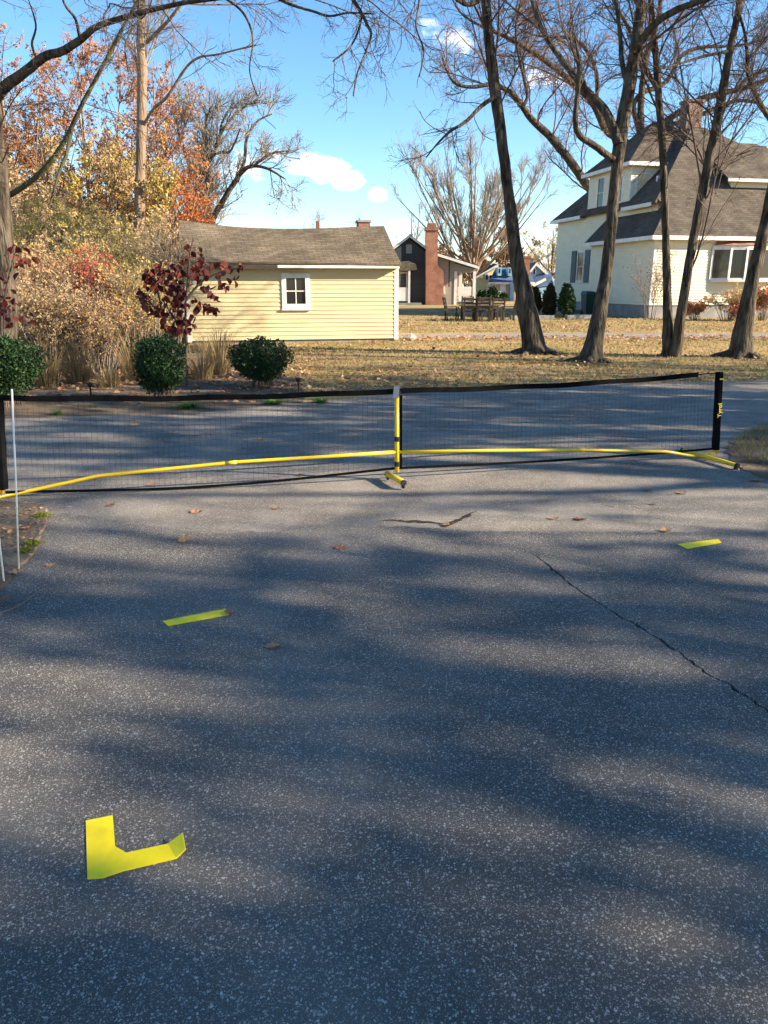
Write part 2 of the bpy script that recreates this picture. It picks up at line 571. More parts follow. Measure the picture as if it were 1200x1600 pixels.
def resample(pts, rad, K):
    P = np.array([list(p) for p in pts], float)
    rr = np.array(rad, float)
    # Catmull-Rom refinement
    n = len(P)
    Q, RR = [], []
    for i in range(n - 1):
        p0, p1, p2, p3 = P[max(i - 1, 0)], P[i], P[i + 1], P[min(i + 2, n - 1)]
        for t in np.linspace(0, 1, 8, endpoint=False):
            Q.append(.5 * ((2 * p1) + (-p0 + p2) * t + (2 * p0 - 5 * p1 + 4 * p2 - p3) * t * t + (-p0 + 3 * p1 - 3 * p2 + p3) * t ** 3))
            RR.append(rr[i] + (rr[i + 1] - rr[i]) * t)
    Q.append(P[-1])
    RR.append(rr[-1])
    Q, RR = np.array(Q), np.array(RR)
    s = np.concatenate([[0], np.cumsum(np.linalg.norm(np.diff(Q, axis=0), axis=1))])
    x = np.linspace(0, s[-1], K)
    return np.stack([np.interp(x, s, Q[:, k]) for k in range(3)], 1), np.interp(x, s, RR)


def tubes(P, Rr, n, rough=0.0, rng=None):
    N, K, _ = P.shape
    T = nrm(np.gradient(P, axis=1))
    ref = np.where(np.abs(T[:, :1, 2:3]) > .85, np.array([1., .2, 0.]), np.array([0.05, 0.03, 1.]))
    U = nrm(np.cross(T, np.broadcast_to(ref, T.shape)))
    Wv = np.cross(T, U)
    a = np.arange(n) * 2 * np.pi / n
    rr = np.broadcast_to(Rr[:, :, None, None], (N, K, n, 1)).copy()
    if rough and rng is not None:
        lobes = rng.normal(0, 1, (N, 1, n, 1)) * .5 + rng.normal(0, 1, (N, K, n, 1)) * .6
        rr *= 1 + rough * lobes
    V = P[:, :, None, :] + rr * (np.cos(a)[None, None, :, None] * U[:, :, None, :] + np.sin(a)[None, None, :, None] * Wv[:, :, None, :])
    idx = np.arange(N * K * n).reshape(N, K, n)
    nx = np.roll(idx, -1, axis=2)
    F = np.stack([idx[:, :-1], nx[:, :-1], nx[:, 1:], idx[:, 1:]], -1).reshape(-1, 4)
    return V.reshape(-1, 3), F


def grow(rng, P, Rr, per_m, ang, lfrac, K, rmin, tmin=.25, up=.1, wiggle=.15, lmin=.25, lmax=9., rk=.6, cap=40000, droop=0.0, rlen=.012, n=None):
    N, Kp, _ = P.shape
    seg = np.linalg.norm(np.diff(P, axis=1), axis=2)
    Ln = seg.sum(1)
    tmin = np.broadcast_to(np.asarray(tmin, float), (N,))
    if n is None:
        cnt = rng.poisson(np.maximum(Ln * (1 - tmin) * per_m, .3))
        par = np.repeat(np.arange(N), cnt)
        if len(par) > cap:
            par = rng.choice(par, cap, replace=False)
    else:
        wgt = Ln * (1 - tmin)
        par = rng.choice(N, n, p=wgt / wgt.sum())
    M = len(par)
    t = tmin[par] + (1 - tmin[par]) * rng.random(M) ** .85
    x = t * (Kp - 1)
    i0 = np.clip(x.astype(int), 0, Kp - 2)
    f = (x - i0)[:, None]
    pos = P[par, i0] * (1 - f) + P[par, i0 + 1] * f
    tan = nrm(P[par, i0 + 1] - P[par, i0])
    r0 = Rr[par, i0] * (1 - f[:, 0]) + Rr[par, i0 + 1] * f[:, 0]
    L = np.clip(Ln[par] * lfrac * (1.15 - .75 * t) * rng.uniform(.55, 1.25, M), lmin, lmax)
    rd = nrm(rng.normal(0, 1, (M, 3)))
    perp = nrm(rd - tan * (rd * tan).sum(1, keepdims=True))
    an = np.radians(rng.normal(ang, ang * .28, M))[:, None]
    d = nrm(tan * np.cos(an) + perp * np.sin(an) + np.array([0, 0, up]))
    step = (L / (K - 1))[:, None]
    pts = [pos]
    bend = rng.normal(0, 1, (M, 3)) * wiggle * .6
    for k in range(K - 1):
        d = nrm(d + bend + rng.normal(0, 1, (M, 3)) * wiggle + np.array([0, 0, up * .35 - droop]))
        pts.append(pts[-1] + d * step)
    C = np.stack(pts, 1)
    rs = np.minimum(r0 * rk, np.maximum(L * rlen, rmin * 1.3))
    tp = np.linspace(0, 1, K)[None, :]
    RR = rs[:, None] * (1 - tp) ** .8 + rmin * tp
    RR = np.minimum(RR, rs[:, None])
    return C, RR


def leaf_mesh(rng, pos, size, aspect=.6, fold=.25, flat=0.0):
    M = len(pos)
    a = nrm(rng.normal(0, 1, (M, 3)) * np.array([1, 1, 1 - flat]))
    b = rng.normal(0, 1, (M, 3)) * np.array([1, 1, 1 - flat])
    b = nrm(b - a * (a * b).sum(1, keepdims=True))
    c = np.cross(a, b)
    s = (size * rng.uniform(.55, 1.25, M))[:, None]
    p0 = pos
    p2 = pos + a * s
    p1 = pos + a * s * .45 + b * s * aspect * .5 + c * s * fold
    p3 = pos + a * s * .45 - b * s * aspect * .5 + c * s * fold
    V = np.stack([p0, p1, p2, p3], 1).reshape(-1, 3)
    i = np.arange(M)[:, None] * 4
    F = np.concatenate([i + np.array([0, 1, 2]), i + np.array([0, 2, 3])], 0)
    return V, F


def cat_mesh(parts):
    Vs, Fs, o = [], [], 0
    for V, F in parts:
        Vs.append(V)
        Fs.append(F + o)
        o += len(V)
    return np.concatenate(Vs), np.concatenate(Fs)


def flare(P, Rr, zb=.5, k=.12):           # root flare near the ground
    h = np.clip(1 - (P[:, 2] - P[0, 2]) / zb, 0, 1)
    return Rr * (1 + k * h ** 2)


def make_tree(name, label, limbs, seed, levels, bark='bark_grey', twig='twig', cat='tree', group=None, leaves=None, K=48, sides=16, base=None, root=True, roughness=.06):
    """limbs: list of (points, radii), the first is the trunk. levels: keyword sets for grow."""
    rng = np.random.default_rng(seed)
    b = Vector(base) if base is not None else Vector(limbs[0][0][0])
    b.z = 0
    t = thing(name, label, cat, b, 0, group)
    P, Q = [], []
    for i, (pt, rd) in enumerate(limbs):
        p, r_ = resample([Vector(q) - b for q in pt], rd, K)
        p[1:-1] += rng.normal(0, 1, (K - 2, 3)) * r_[1:-1, None] * .035
        if i == 0 and root:
            r_ = flare(p, r_)
        P.append(p)
        Q.append(r_)
    P, Q = np.array(P), np.array(Q)
    parts = [tubes(P, Q, sides, roughness, rng)]
    if root:                            # surface roots
        nr = 6
        rp, rq = [], []
        for j in range(nr):
            a = 2 * math.pi * (j + rng.uniform(-.3, .3)) / nr
            r0 = Q[0, 0] * .95
            d = np.array([math.cos(a), math.sin(a), 0])
            L = r0 * rng.uniform(1.6, 2.6)
            pts = [P[0, 0] + d * r0 * .2 + np.array([0, 0, r0 * .9]), P[0, 0] + d * r0 * .75 + np.array([0, 0, r0 * .3]), P[0, 0] + d * (r0 + L * .35) + np.array([0, 0, .02]), P[0, 0] + d * (r0 + L * .8) + np.array([0, 0, -.08])]
            p, q = resample(pts, [r0 * .35, r0 * .32, r0 * .2, r0 * .1], K)
            rp.append(p)
            rq.append(q)
        parts.append(tubes(np.array(rp), np.array(rq), 7))
    V, F = cat_mesh(parts)
    link('trunk', mesh_np('trunk', V, F, True), bark, t)
    cur = (P, Q)
    tw, last = [], None
    big = []
    for i, kw in enumerate(levels):
        kw = dict(kw)
        sd = kw.pop('sides', 3)
        src = cur
        if kw.pop('from_all', False) and last is not None:
            pass
        kw.setdefault('per_m', 1)
        if i == 0:
            kw['tmin'] = np.array([kw.get('tmin', .3)] + [min(.12, kw.get('tmin', .3))] * (len(P) - 1))
        C, RR = grow(rng, src[0], src[1], **kw)
        tw.append(tubes(C, RR, sd))
        cur = (C, RR)
    if tw:
        V, F = cat_mesh(tw)
        link('crown', mesh_np('crown', V, F, False), twig, t)
    if leaves:
        n, size, m, kw = leaves
        C = cur[0]
        N, Kc, _ = C.shape
        ii = rng.integers(0, N, n)
        if kw.get('zlow') is not None:
            pass
        x = rng.uniform(.2, 1, n) * (Kc - 1)
        i0 = np.clip(x.astype(int), 0, Kc - 2)
        f = (x - i0)[:, None]
        pos = C[ii, i0] * (1 - f) + C[ii, i0 + 1] * f + rng.normal(0, .03, (n, 3))
        if kw.get('clump'):
            q = pos * .85 + seed
            f_ = np.sin(q[:, 0]) * np.sin(q[:, 1] + 1.0) + np.sin(q[:, 2] * 1.1 + q[:, 0] * .5)
            pos = pos[f_ > .05]
        V, F = leaf_mesh(rng, pos, size, kw.get('aspect', .6), kw.get('fold', .2))
        link('foliage', mesh_np('foliage', V, F), m, t)
    return t


def pxlimb(pts, Y, w0, w1=None, mid=None):
    """points seen in the photograph, at distance Y (one value or one for each end) -> points and radii from widths in px"""
    n = len(pts)
    Ys = np.linspace(Y[0], Y[1], n) if isinstance(Y, tuple) else [Y] * n
    P = [at(u, v, y) for (u, v), y in zip(pts, Ys)]
    ws = np.interp(np.linspace(0, 1, n), np.linspace(0, 1, len(w0)), w0) if isinstance(w0, (list, tuple)) else np.linspace(w0, w1, n)
    rad = [max(.004, w * .46 * y / ray(u, v).y / FPX) for w, y, (u, v) in zip(ws, Ys, pts)]
    return P, rad

# ------------------------------------------------------------ the setting: ground, road, driveway, path, beds
rg = random.Random(5)
tag(MB().quad((-400, -200, 0), (400, -200, 0), (400, 600, 0), (-400, 600, 0)).build('ground', 'grass_ground'), kind='structure')
far = [gr(u, v) for u, v in ((-500, 690), (-200, 668), (0, 656), (150, 650), (300, 648), (450, 633), (640, 613), (800, 606), (1000, 600), (1200, 596), (1500, 590), (2300, 578))]
edge_far = wig(far, .35, .05, rg)
road_pts = [(-40, edge_far[0][1] - 4)] + edge_far + [(40, edge_far[-1][1] + 2), (40, -14), (-40, -14)]


def crack_poly(px, w, rng, z=0.0):
    P = [gr(u, v) for u, v in px]
    L_, R_ = [], []
    path = []
    for i in range(len(P) - 1):
        k = max(2, int((P[i + 1] - P[i]).length / .035))
        for j in range(k):
            path.append(P[i].lerp(P[i + 1], j / k) + Vector((rng.uniform(-.012, .012), rng.uniform(-.012, .012), 0)))
    path.append(P[-1])
    n = len(path)
    for i, p in enumerate(path):
        t = (path[min(i + 1, n - 1)] - path[max(i - 1, 0)]).normalized()
        s = Vector((-t.y, t.x, 0))
        tap = min(1, i / 6, (n - 1 - i) / 6) * .9 + .1
        ww = w * rng.uniform(.45, 1.35) * tap
        L_.append((p.x + s.x * ww, p.y + s.y * ww))
        R_.append((p.x - s.x * ww * rng.uniform(.4, 1.2), p.y - s.y * ww * rng.uniform(.4, 1.2)))
    return L_ + R_[::-1]


def floor_of(name, poly, z, m='crack', parent=None):
    mb = MB()
    n = len(poly) // 2
    for i in range(n - 1):
        a, b, c, d = poly[i], poly[i + 1], poly[-2 - i], poly[-1 - i]
        mb.quad((*a, z), (*b, z), (*c, z), (*d, z))
    return mb.build(name, m, parent)


ck1 = crack_poly([(828, 868), (868, 898), (900, 925), (932, 945), (962, 967), (1005, 990), (1040, 1012), (1062, 1030), (1100, 1057), (1140, 1078), (1172, 1100), (1200, 1122), (1260, 1170), (1400, 1260)], .0092, rg)
ck2 = crack_poly([(586, 818), (604, 815), (640, 817), (672, 818), (702, 823), (722, 812), (745, 800)], .028, rg)
ck3 = crack_poly([(470, 790), (520, 782), (570, 775), (600, 770)], .008, rg)
ck4 = crack_poly([(930, 790), (960, 793), (985, 790), (998, 797)], .012, rg)
road = sheet('road', road_pts, .010, 'asphalt_old', [ck3, ck4], .014)
fl = floor_of('crack', ck3, .003, parent=road)
fl = floor_of('crack', ck4, .003, parent=road)
# newer, darker asphalt of the driveway, laid over the older one
near = [gr(u, v) for u, v in ((-900, 850), (-300, 822), (40, 812), (110, 806), (200, 822), (330, 838), (430, 834), (520, 824), (590, 826), (660, 829), (745, 834), (900, 836), (1060, 836), (1200, 838), (1500, 842), (2300, 860))]
edge_near = wig(near, .045, .028, rg)
drive_pts = edge_near + [(30, edge_near[-1][1]), (30, -13), (-30, -13), (-30, edge_near[0][1])]
drive = sheet('driveway', drive_pts, .024, 'asphalt_new', [ck1], .02)
floor_of('crack', ck1, .0115, parent=drive)
pot = floor_of('pothole', ck2, .0135, parent=road)
# gravelly path across the lawn
pth = [gr(u, v) for u, v in ((560, 531), (700, 529), (900, 528), (1100, 529), (1300, 531), (1800, 540))]
pth2 = [gr(u, v) for u, v in ((1800, 530), (1300, 523), (1100, 521), (900, 520.5), (700, 521.5), (560, 523))]
sheet('path', wig(pth, .8, .06, rg) + wig(pth2, .8, .06, rg), .006, 'path')
# bare planting bed behind the road
bed = [gr(u, v) for u, v in ((-600, 700), (-200, 678), (0, 666), (150, 660), (300, 658), (440, 642), (474, 628), (474, 606), (452, 590), (420, 576), (370, 560), (250, 548), (100, 545), (-300, 548))]
sheet('planting_bed', wig(bed, .5, .08, rg, True), .005, 'dirt')
# mossy dirt corner beside the driveway and the grassy verge on the other side
cor = [gr(u, v) for u, v in ((-260, 790), (0, 790), (70, 797), (76, 812), (66, 838), (60, 858), (46, 880), (24, 900), (8, 922), (-30, 960), (-260, 1010))]
crn = sheet('dirt_corner', wig(cor, .05, .012, rg, True), .046, 'dirt', (), .05)
ver = [gr(u, v) for u, v in ((1135, 700), (1172, 672), (1240, 650), (1500, 640), (1500, 800), (1260, 770), (1200, 752), (1162, 738), (1140, 722))]
sheet('verge', wig(ver, .06, .05, rg, True), .022, 'dirt', (), .02)


# ------------------------------------------------------------ buildings
def boards(parent, plane, c, lo, hi, z0, z1, pitch, m, openings=(), clip=None, proud=.036, flip=1):
    """lapped siding, each row a board of its own, cut round the openings"""
    n = int(round((z1 - z0) / pitch))
    pitch = (z1 - z0) / n
    for k in range(n):
        za, zb = z0 + k * pitch, z0 + (k + 1) * pitch + .012
        a, b = (lo, hi) if clip is None else clip((za + zb) / 2)
        if b - a < .05:
            continue
        seg = [(a, b)]
        for (o0, o1, oz0, oz1) in openings:
            if za < oz1 - .02 and zb > oz0 + .02:
                ns = []
                for (s0, s1) in seg:
                    if o1 <= s0 or o0 >= s1:
                        ns.append((s0, s1))
                    else:
                        if o0 > s0 + .02:
                            ns.append((s0, o0))
                        if o1 < s1 - .02:
                            ns.append((o1, s1))
                seg = ns
        for (s0, s1) in seg:
            mb = MB()
            pr = []
            for s in (s0, s1):
                for (nn, z) in ((0, za), (proud, za), (proud * .3, zb), (0, zb)):
                    pr.append((s, c - nn * flip, z) if plane == 'b' else (c - nn * flip, s, z))
            mb.hexa(pr)
            mb.build('siding_board', m, parent)


def wbox(mb, plane, c, s0, s1, n0, n1, z0, z1):
    """box on a wall: s along it, n outwards from it"""
    if plane == 'b':
        return mb.box(s0, s1, c - n1, c - n0, z0, z1)
    return mb.box(c - n1, c - n0, s0, s1, z0, z1)


def window(parent, plane, c, s0, s1, z0, z1, nx, nz_, fw=.09, m='white_paint', glass='glass', proud=.05, sill=True, mw=.03):
    f = MB()
    wbox(f, plane, c, s0, s0 + fw, -.02, proud, z0, z1)
    wbox(f, plane, c, s1 - fw, s1, -.02, proud, z0, z1)
    wbox(f, plane, c, s0 + fw, s1 - fw, -.02, proud - .003, z1 - fw, z1)
    wbox(f, plane, c, s0 + fw, s1 - fw, -.02, proud - .003, z0, z0 + fw)
    w = f.build('window', m, parent)
    if sill:
        wbox(MB(), plane, c, s0 - .03, s1 + .03, -.02, proud + .04, z0 - .05, z0 - .002).build('sill', m, w)
    gx = np.linspace(s0 + fw, s1 - fw, nx + 1)
    gz = np.linspace(z0 + fw, z1 - fw, nz_ + 1)
    for i in range(nx):
        for j in range(nz_):
            wbox(MB(), plane, c, gx[i] + .004, gx[i + 1] - .004, 0.0, .012, gz[j] + .004, gz[j + 1] - .004).build('pane', glass, w)
    for i in range(1, nx):
        wbox(MB(), plane, c, gx[i] - mw / 2, gx[i] + mw / 2, .0, .03, z0 + fw, z1 - fw).build('muntin', m, w)
    for j in range(1, nz_):
        wbox(MB(), plane, c, s0 + fw, s1 - fw, .0, .034, gz[j] - mw / 2, gz[j] + mw / 2).build('muntin', m, w)
    return w


def slab(pts, th):                      # roof plane with thickness, pts in order
    n = (Vector(pts[1]) - Vector(pts[0])).cross(Vector(pts[2]) - Vector(pts[0])).normalized()
    if n.z < 0:
        n = -n
    return MB().prism(pts, -n * th)


A12 = R(12)
# --- yellow shed
S = thing('yellow_shed', 'pale yellow clapboard shed with sagging brown shingle roof', 'shed', (0.42, 25.06, 0), A12)
SW, SD, SE, SR = 6.55, 4.6, 2.42, 3.66
wl = MB()
wl.prism([(-SW, .0, .1), (0, .0, .1), (0, .0, SE), (-SW, .0, SE)], (0, .12, 0))
wl.prism([(-SW, SD, .1), (0, SD, .1), (0, SD, SE), (-SW, SD, SE)], (0, -.12, 0))
for x in (0, -SW + .12):
    wl.prism([(x, .13, .1), (x, SD - .13, .1), (x, SD - .13, SE), (x, SD / 2, SR - .1), (x, .13, SE)], (-.12, 0, 0))
wl = wl.build('wall', 'siding_yellow', S)
boards(wl, 'b', 0, -SW + .1, -.1, .1, SE - .02, .13, 'siding_yellow', [(-3.66, -2.79, 1.04, 2.09)])
boards(wl, 'a', .0, .1, SD - .1, .1, SE - .02, .13, 'siding_yellow', flip=-1)
window(S, 'b', 0, -3.66, -2.79, 1.04, 2.09, 2, 2, fw=.14, proud=.06)
MB().box(-.10, .035, -.04, .0, .06, SE).build('corner_board', 'white_paint', S)
MB().box(.0, .035, .003, .12, .06, SE).build('corner_board', 'white_paint', S)
MB().box(-SW - .03, -SW + .1, -.04, .0, .06, SE).build('corner_board', 'white_paint', S)
MB().box(-SW, 0, .02, .2, .0, .098).build('foundation', 'concrete', S)
# sagging roof: lofted sheet
mb = MB()
NS = 14
for side in (0, 1):
    prev = None
    for i in range(NS + 1):
        a = -SW - .12 + (SW + .18) * i / NS
        t = i / NS
        sag = -.13 * math.sin(math.pi * min(1, t * .95 + .05)) ** 1.3 + .09 * max(0, .25 - t) / .25
        ez = 2.36 + .05 * math.sin(t * 2.2 + 1)
        e = (a, -.34 if side == 0 else SD + .34, ez)
        r_ = (a, SD / 2, SR + sag)
        mdl = (a, (e[1] + r_[1]) / 2, (e[2] + r_[2]) / 2 - .03)
        if prev:
            pe, pm, pr_ = prev
            for (p, q, s_, u_) in ((pe, e, mdl, pm), (pm, mdl, r_, pr_)):
                mb.quad(p, q, s_, u_)
                mb.quad(*[(x[0], x[1], x[2] - .05) for x in (p, u_, s_, q)])
            mb.quad(pe, (pe[0], pe[1], pe[2] - .05), (e[0], e[1], e[2] - .05), e)
        if i in (0, NS):
            for (p, q) in ((e, mdl), (mdl, r_)):
                mb.quad(p, q, (q[0], q[1], q[2] - .05), (p[0], p[1], p[2] - .05))
        prev = (e, mdl, r_)
rf = mb.build('roof', 'shingle_brown', S, uv=True)
MB().box(-SW - .1, -3.0, -.325, -.30, 2.20, 2.335).build('fascia', 'wood_dark', S)
MB().box(-3.78, -.0, -.329, -.302, 2.24, 2.32).build('fascia', 'white_paint', S)
MB().box(-SW - .05, 0.02, -.29, -.02, 2.25, 2.28).build('soffit', 'wood_dark', S)
# brick stack standing behind the ridge
ch = MB().box(-.74, -.34, SD / 2 + .4, SD / 2 + .8, 2.8, 3.80).build('chimney', 'brick', S, uv=True)
MB().box(-.78, -.30, SD / 2 + .36, SD / 2 + .84, 3.80, 3.87).build('chimney_cap', 'concrete', ch)

# --- cream house
H = thing('cream_house', 'large cream clapboard house with hipped brown roof and bow window', 'house', (14.21, 41.96, 0), A12)
FT = .70
MB().box(.02, 13.5, .03, 7.2, 0, FT - .01).build('foundation', 'concrete', H)
MB().box(1.02, 13.4, 7.21, 14.6, 0, FT - .02).build('foundation', 'concrete', H)
lw = MB().box(.025, 13.5, .025, 7.2, FT, 4.25).build('wall', 'siding_cream', H)
bay = (3.35, 7.75, 1.9, 3.75)
boards(lw, 'b', .025, .1, 13.5, FT, 4.2, .15, 'siding_cream', proud=.055, openings=[bay])
boards(lw, 'a', .025, .1, 7.15, FT, 4.2, .15, 'siding_cream', proud=.055)
MB().box(-.015, .11, -.015, .022, FT, 4.2).build('corner_board', 'white_paint', H)
MB().box(-.015, .022, .024, .11, FT, 4.2).build('corner_board', 'white_paint', H)
MB().box(-.015, .022, 7.08, 7.2, FT, 4.2).build('corner_board', 'white_paint', H)
uw = MB().box(1.025, 13.3, 7.21, 14.45, FT - .01, 6.2)
uw.prism([(1.025, 1.8, 4.3), (1.025, 7.2, 4.3), (1.025, 7.2, 6.2), (1.025, 1.8, 6.2)], (.2, 0, 0))
uw = uw.build('wall', 'siding_cream', H)
boards(uw, 'a', 1.025, 7.25, 14.4, FT, 6.1, .15, 'siding_cream', proud=.055, openings=[(9.05, 11.95, 1.86, 3.95)])
boards(uw, 'a', 1.025, 2.3, 7.2, 5.45, 6.1, .15, 'siding_cream', proud=.055)
MB().box(.985, 1.11, 14.40, 14.48, FT, 6.15).build('corner_board', 'white_paint', H)
# second storey block
sw = MB().box(1.027, 4.6, 4.95, 10.1, 6.0, 8.40).build('wall', 'siding_cream', H)
boards(sw, 'a', 1.027, 5.0, 10.05, 6.15, 8.3, .15, 'siding_cream', proud=.055, openings=[(8.0, 9.0, 6.25, 8.15), (5.75, 6.5, 6.35, 7.95)])
boards(sw, 'b', 4.95, 1.1, 4.0, 5.8, 8.3, .15, 'siding_cream', proud=.055, openings=[(1.3, 2.3, 6.4, 7.95)])
MB().box(.987, 1.10, 4.905, 4.947, 5.9, 8.35).build('corner_board', 'white_paint', H)
MB().box(.987, 1.024, 4.95, 5.06, 5.9, 8.35).build('corner_board', 'white_paint', H)
MB().box(.987, 1.024, 10.0, 10.12, 6.15, 8.35).build('corner_board', 'white_paint', H)
window(H, 'a', 1.03, 8.0, 9.0, 6.25, 8.15, 1, 2, fw=.12)
window(H, 'a', 1.03, 5.75, 6.5, 6.35, 7.95, 1, 2, fw=.12)
window(H, 'b', 4.95, 1.3, 2.3, 6.4, 7.95, 1, 2, fw=.12, glass='siding_yellow')
# ground floor window with shutters, on the side wall
window(H, 'a', 1.03, 10.06, 11.12, 1.9, 3.9, 1, 2, fw=.12)
for s0 in (9.22, 11.2):
    sh = MB().box(.96, 1.0, s0, s0 + .74, 1.88, 3.92).build('shutter', 'shutter_green', H)
    for k in range(16):
        MB().box(.945, .962, s0 + .08, s0 + .66, 1.96 + k * .12, 2.03 + k * .12).build('slat', 'shutter_green', sh)
# roofs (all planes rise at 45 degrees)
E0 = -.42
slab([(E0, E0, 4.18), (14, E0, 4.18), (14, 1.2, 5.8), (8.95, 5.1, 9.7), (7.8, 5.1, 9.7), (6.1, 6.0, 10.6), (5.2, 6.0, 10.6), (.8, 1.6, 6.2), (1.15, 1.15, 5.75)], .10).build('roof', 'shingle_house', H, uv=True)
slab([(E0, E0, 4.18), (1.15, 1.15, 5.75), (1.15, 7.4, 5.75), (E0, 7.4, 4.18)], .10).build('roof', 'shingle_house', H, uv=True)
slab([(.6, 1.4, 6.0), (5.2, 6.0, 10.6), (5.2, 10.5, 10.6), (.6, 14.9, 6.0)], .10).build('roof', 'shingle_house', H, uv=True)
slab([(5.2, 6.0, 10.6), (6.1, 6.0, 10.6), (13, 12, 4.6), (5.2, 12, 4.6)], .1).build('roof', 'shingle_house', H, uv=True)
# second storey hip
pk, pk2 = (3.5, 7.4, 11.1), (4.6, 7.4, 11.1)
slab([(.6, 4.52, 8.42), (.6, 10.5, 8.42), pk], .09).build('roof', 'shingle_house', H, uv=True)
slab([(.6, 4.52, 8.42), (4.2, 4.52, 8.42), (5.2, 6.0, 9.8), pk2, pk], .09).build('roof', 'shingle_house', H, uv=True)
slab([(.6, 10.5, 8.42), (4.6, 10.5, 8.42), pk2, pk], .09).build('roof', 'shingle_house', H, uv=True)
# fascias
for n_, (a, b) in enumerate((((E0 - .012, E0 - .012, 4.10), (13.8, E0 - .012, 4.10)), ((E0 - .012, E0 + .02, 4.10), (E0 - .012, 7.4, 4.10)),
                             ((.58, 1.75, 5.93), (.58, 5.0, 5.93)), ((.58, 10.3, 5.93), (.58, 14.9, 5.93)),
                             ((.59, 4.5, 8.34), (.59, 10.5, 8.34)), ((.63, 4.5, 8.34), (4.0, 4.5, 8.34)))):
    MB().bar(a, b, .03, .2).build('fascia', 'white_paint', H)
MB().box(E0, 13.6, E0 + .03, 0, 4.02, 4.05).build('soffit', 'white_paint', H)
MB().box(E0 + .03, 0, .03, 7.3, 4.025, 4.055).build('soffit', 'white_paint', H)
MB().box(.62, 1.02, 10.2, 14.8, 5.84, 5.87).build('soffit', 'white_paint', H)
MB().box(.62, 1.02, 4.6, 10.3, 8.25, 8.28).build('soffit', 'white_paint', H)
MB().box(1.03, 4.0, 4.6, 4.94, 8.254, 8.284).build('soffit', 'white_paint', H)
# roof vents, dormer and chimney
MB().box(1.9, 2.05, 3.6, 3.75, 7.1, 7.6).build('vent_pipe', 'metal_grey', H)
dm = MB().box(5.7, 9.2, 2.35, 4.6, 6.2, 7.55).build('dormer', 'siding_cream', H)
slab([(5.2, 1.95, 7.35), (9.6, 1.95, 7.35), (9.6, 5.1, 9.6), (5.2, 5.1, 9.6)], .1).build('dormer_roof', 'shingle_house', dm, uv=True)
MB().box(5.2, 9.6, 1.92, 1.948, 7.2, 7.36).build('fascia', 'white_paint', dm)
chm = MB().box(5.0, 6.0, 6.3, 7.1, 9.8, 12.0).build('chimney', 'brick_brown', H, uv=True)
MB().box(4.93, 6.07, 6.23, 7.17, 12.0, 12.14).build('chimney_cap', 'brick_brown', chm, uv=True)
# bow window of five lights under a curved hood
bw = MB()
N5 = 5
ax = np.linspace(3.42, 7.68, N5 + 1)
by = [0.0 - .55 * math.sin(math.pi * (x - 3.42) / (7.68 - 3.42)) ** .8 - .06 for x in ax]
bowp = [(ax[i], by[i]) for i in range(N5 + 1)]
bw.prism([(3.36, .03, 1.9)] + [(x, y - .04, 1.9) for x, y in bowp] + [(7.74, .03, 1.9)], (0, 0, .12))
bw.prism([(3.36, .03, 3.62)] + [(x, y - .04, 3.62) for x, y in bowp] + [(7.74, .03, 3.62)], (0, 0, .14))
bwo = bw.build('bow_window', 'white_paint', H)
for i in range(N5 + 1):
    x, y = bowp[i]
    MB().box(x - .06, x + .06, y - .035, y + .08, 2.02, 3.62).build('mullion', 'white_paint', bwo)
for i in range(N5):
    (x0, y0), (x1, y1) = bowp[i], bowp[i + 1]
    t = (Vector((x1 - x0, y1 - y0, 0))).normalized()
    a, b = Vector((x0, y0, 0)) + t * .06, Vector((x1, y1, 0)) - t * .06
    nn = Vector((t.y, -t.x, 0)) * .02
    MB().prism([(a.x, a.y, 2.03), (b.x, b.y, 2.03), (b.x, b.y, 3.61), (a.x, a.y, 3.61)], -nn).build('pane', 'curtain_glass' if i in (0, 4) else 'glass', bwo)
    for (za, zb) in ((2.02, 2.1), (3.54, 3.62)):
        MB().hexa([a + Vector((0, 0, za)), b + Vector((0, 0, za)), b + nn * 1.2 + Vector((0, 0, za)), a + nn * 1.2 + Vector((0, 0, za)),
                   a + Vector((0, 0, zb)), b + Vector((0, 0, zb)), b + nn * 1.2 + Vector((0, 0, zb)), a + nn * 1.2 + Vector((0, 0, zb))]).build('sash', 'white_paint', bwo)
hd = MB()
for i in range(N5):
    (x0, y0), (x1, y1) = bowp[i], bowp[i + 1]
    hd.quad((x0, y0 - .1, 3.765), (x1, y1 - .1, 3.765), (x1 * .9 + .555, .02, 4.0 + .02), (x0 * .9 + .555, .02, 4.0 + .02))
hd.build('hood', 'brick', bwo, uv=True)

# steps by the side door and the wall lamp
MB().box(-.6, .95, 8.0, 9.9, 0, .22).build('doorstep', 'concrete', H)

# --- grey house
G = thing('grey_house', 'dark grey house with tall brick chimney and white porch', 'house', (0, 0, 0))
Y0 = 72.0


def px(u, v, y=None):
    p = at(u, v, y or Y0)
    return (p.x, p.y, p.z)


g0 = at(600, 388, Y0)
MB().prism([(at(590, 470, Y0).x, Y0, -.05), (at(664, 470, Y0).x, Y0, -.05), px(664, 393), px(640, 373), px(600, 402), (at(590, 470, Y0).x, Y0, at(590, 408, Y0).z)], (0, 8, 0)).build('wall', 'dark_siding', G)
MB().prism([px(664, 393, Y0 + .1), (at(664, 480, Y0).x, Y0 + .1, -.05), (at(711, 480, Y0).x, Y0 + .1, -.05), px(711, 410, Y0 + .1), px(686, 402, Y0 + .1)], (0, 6, 0)).build('wall', 'grey_siding', G)
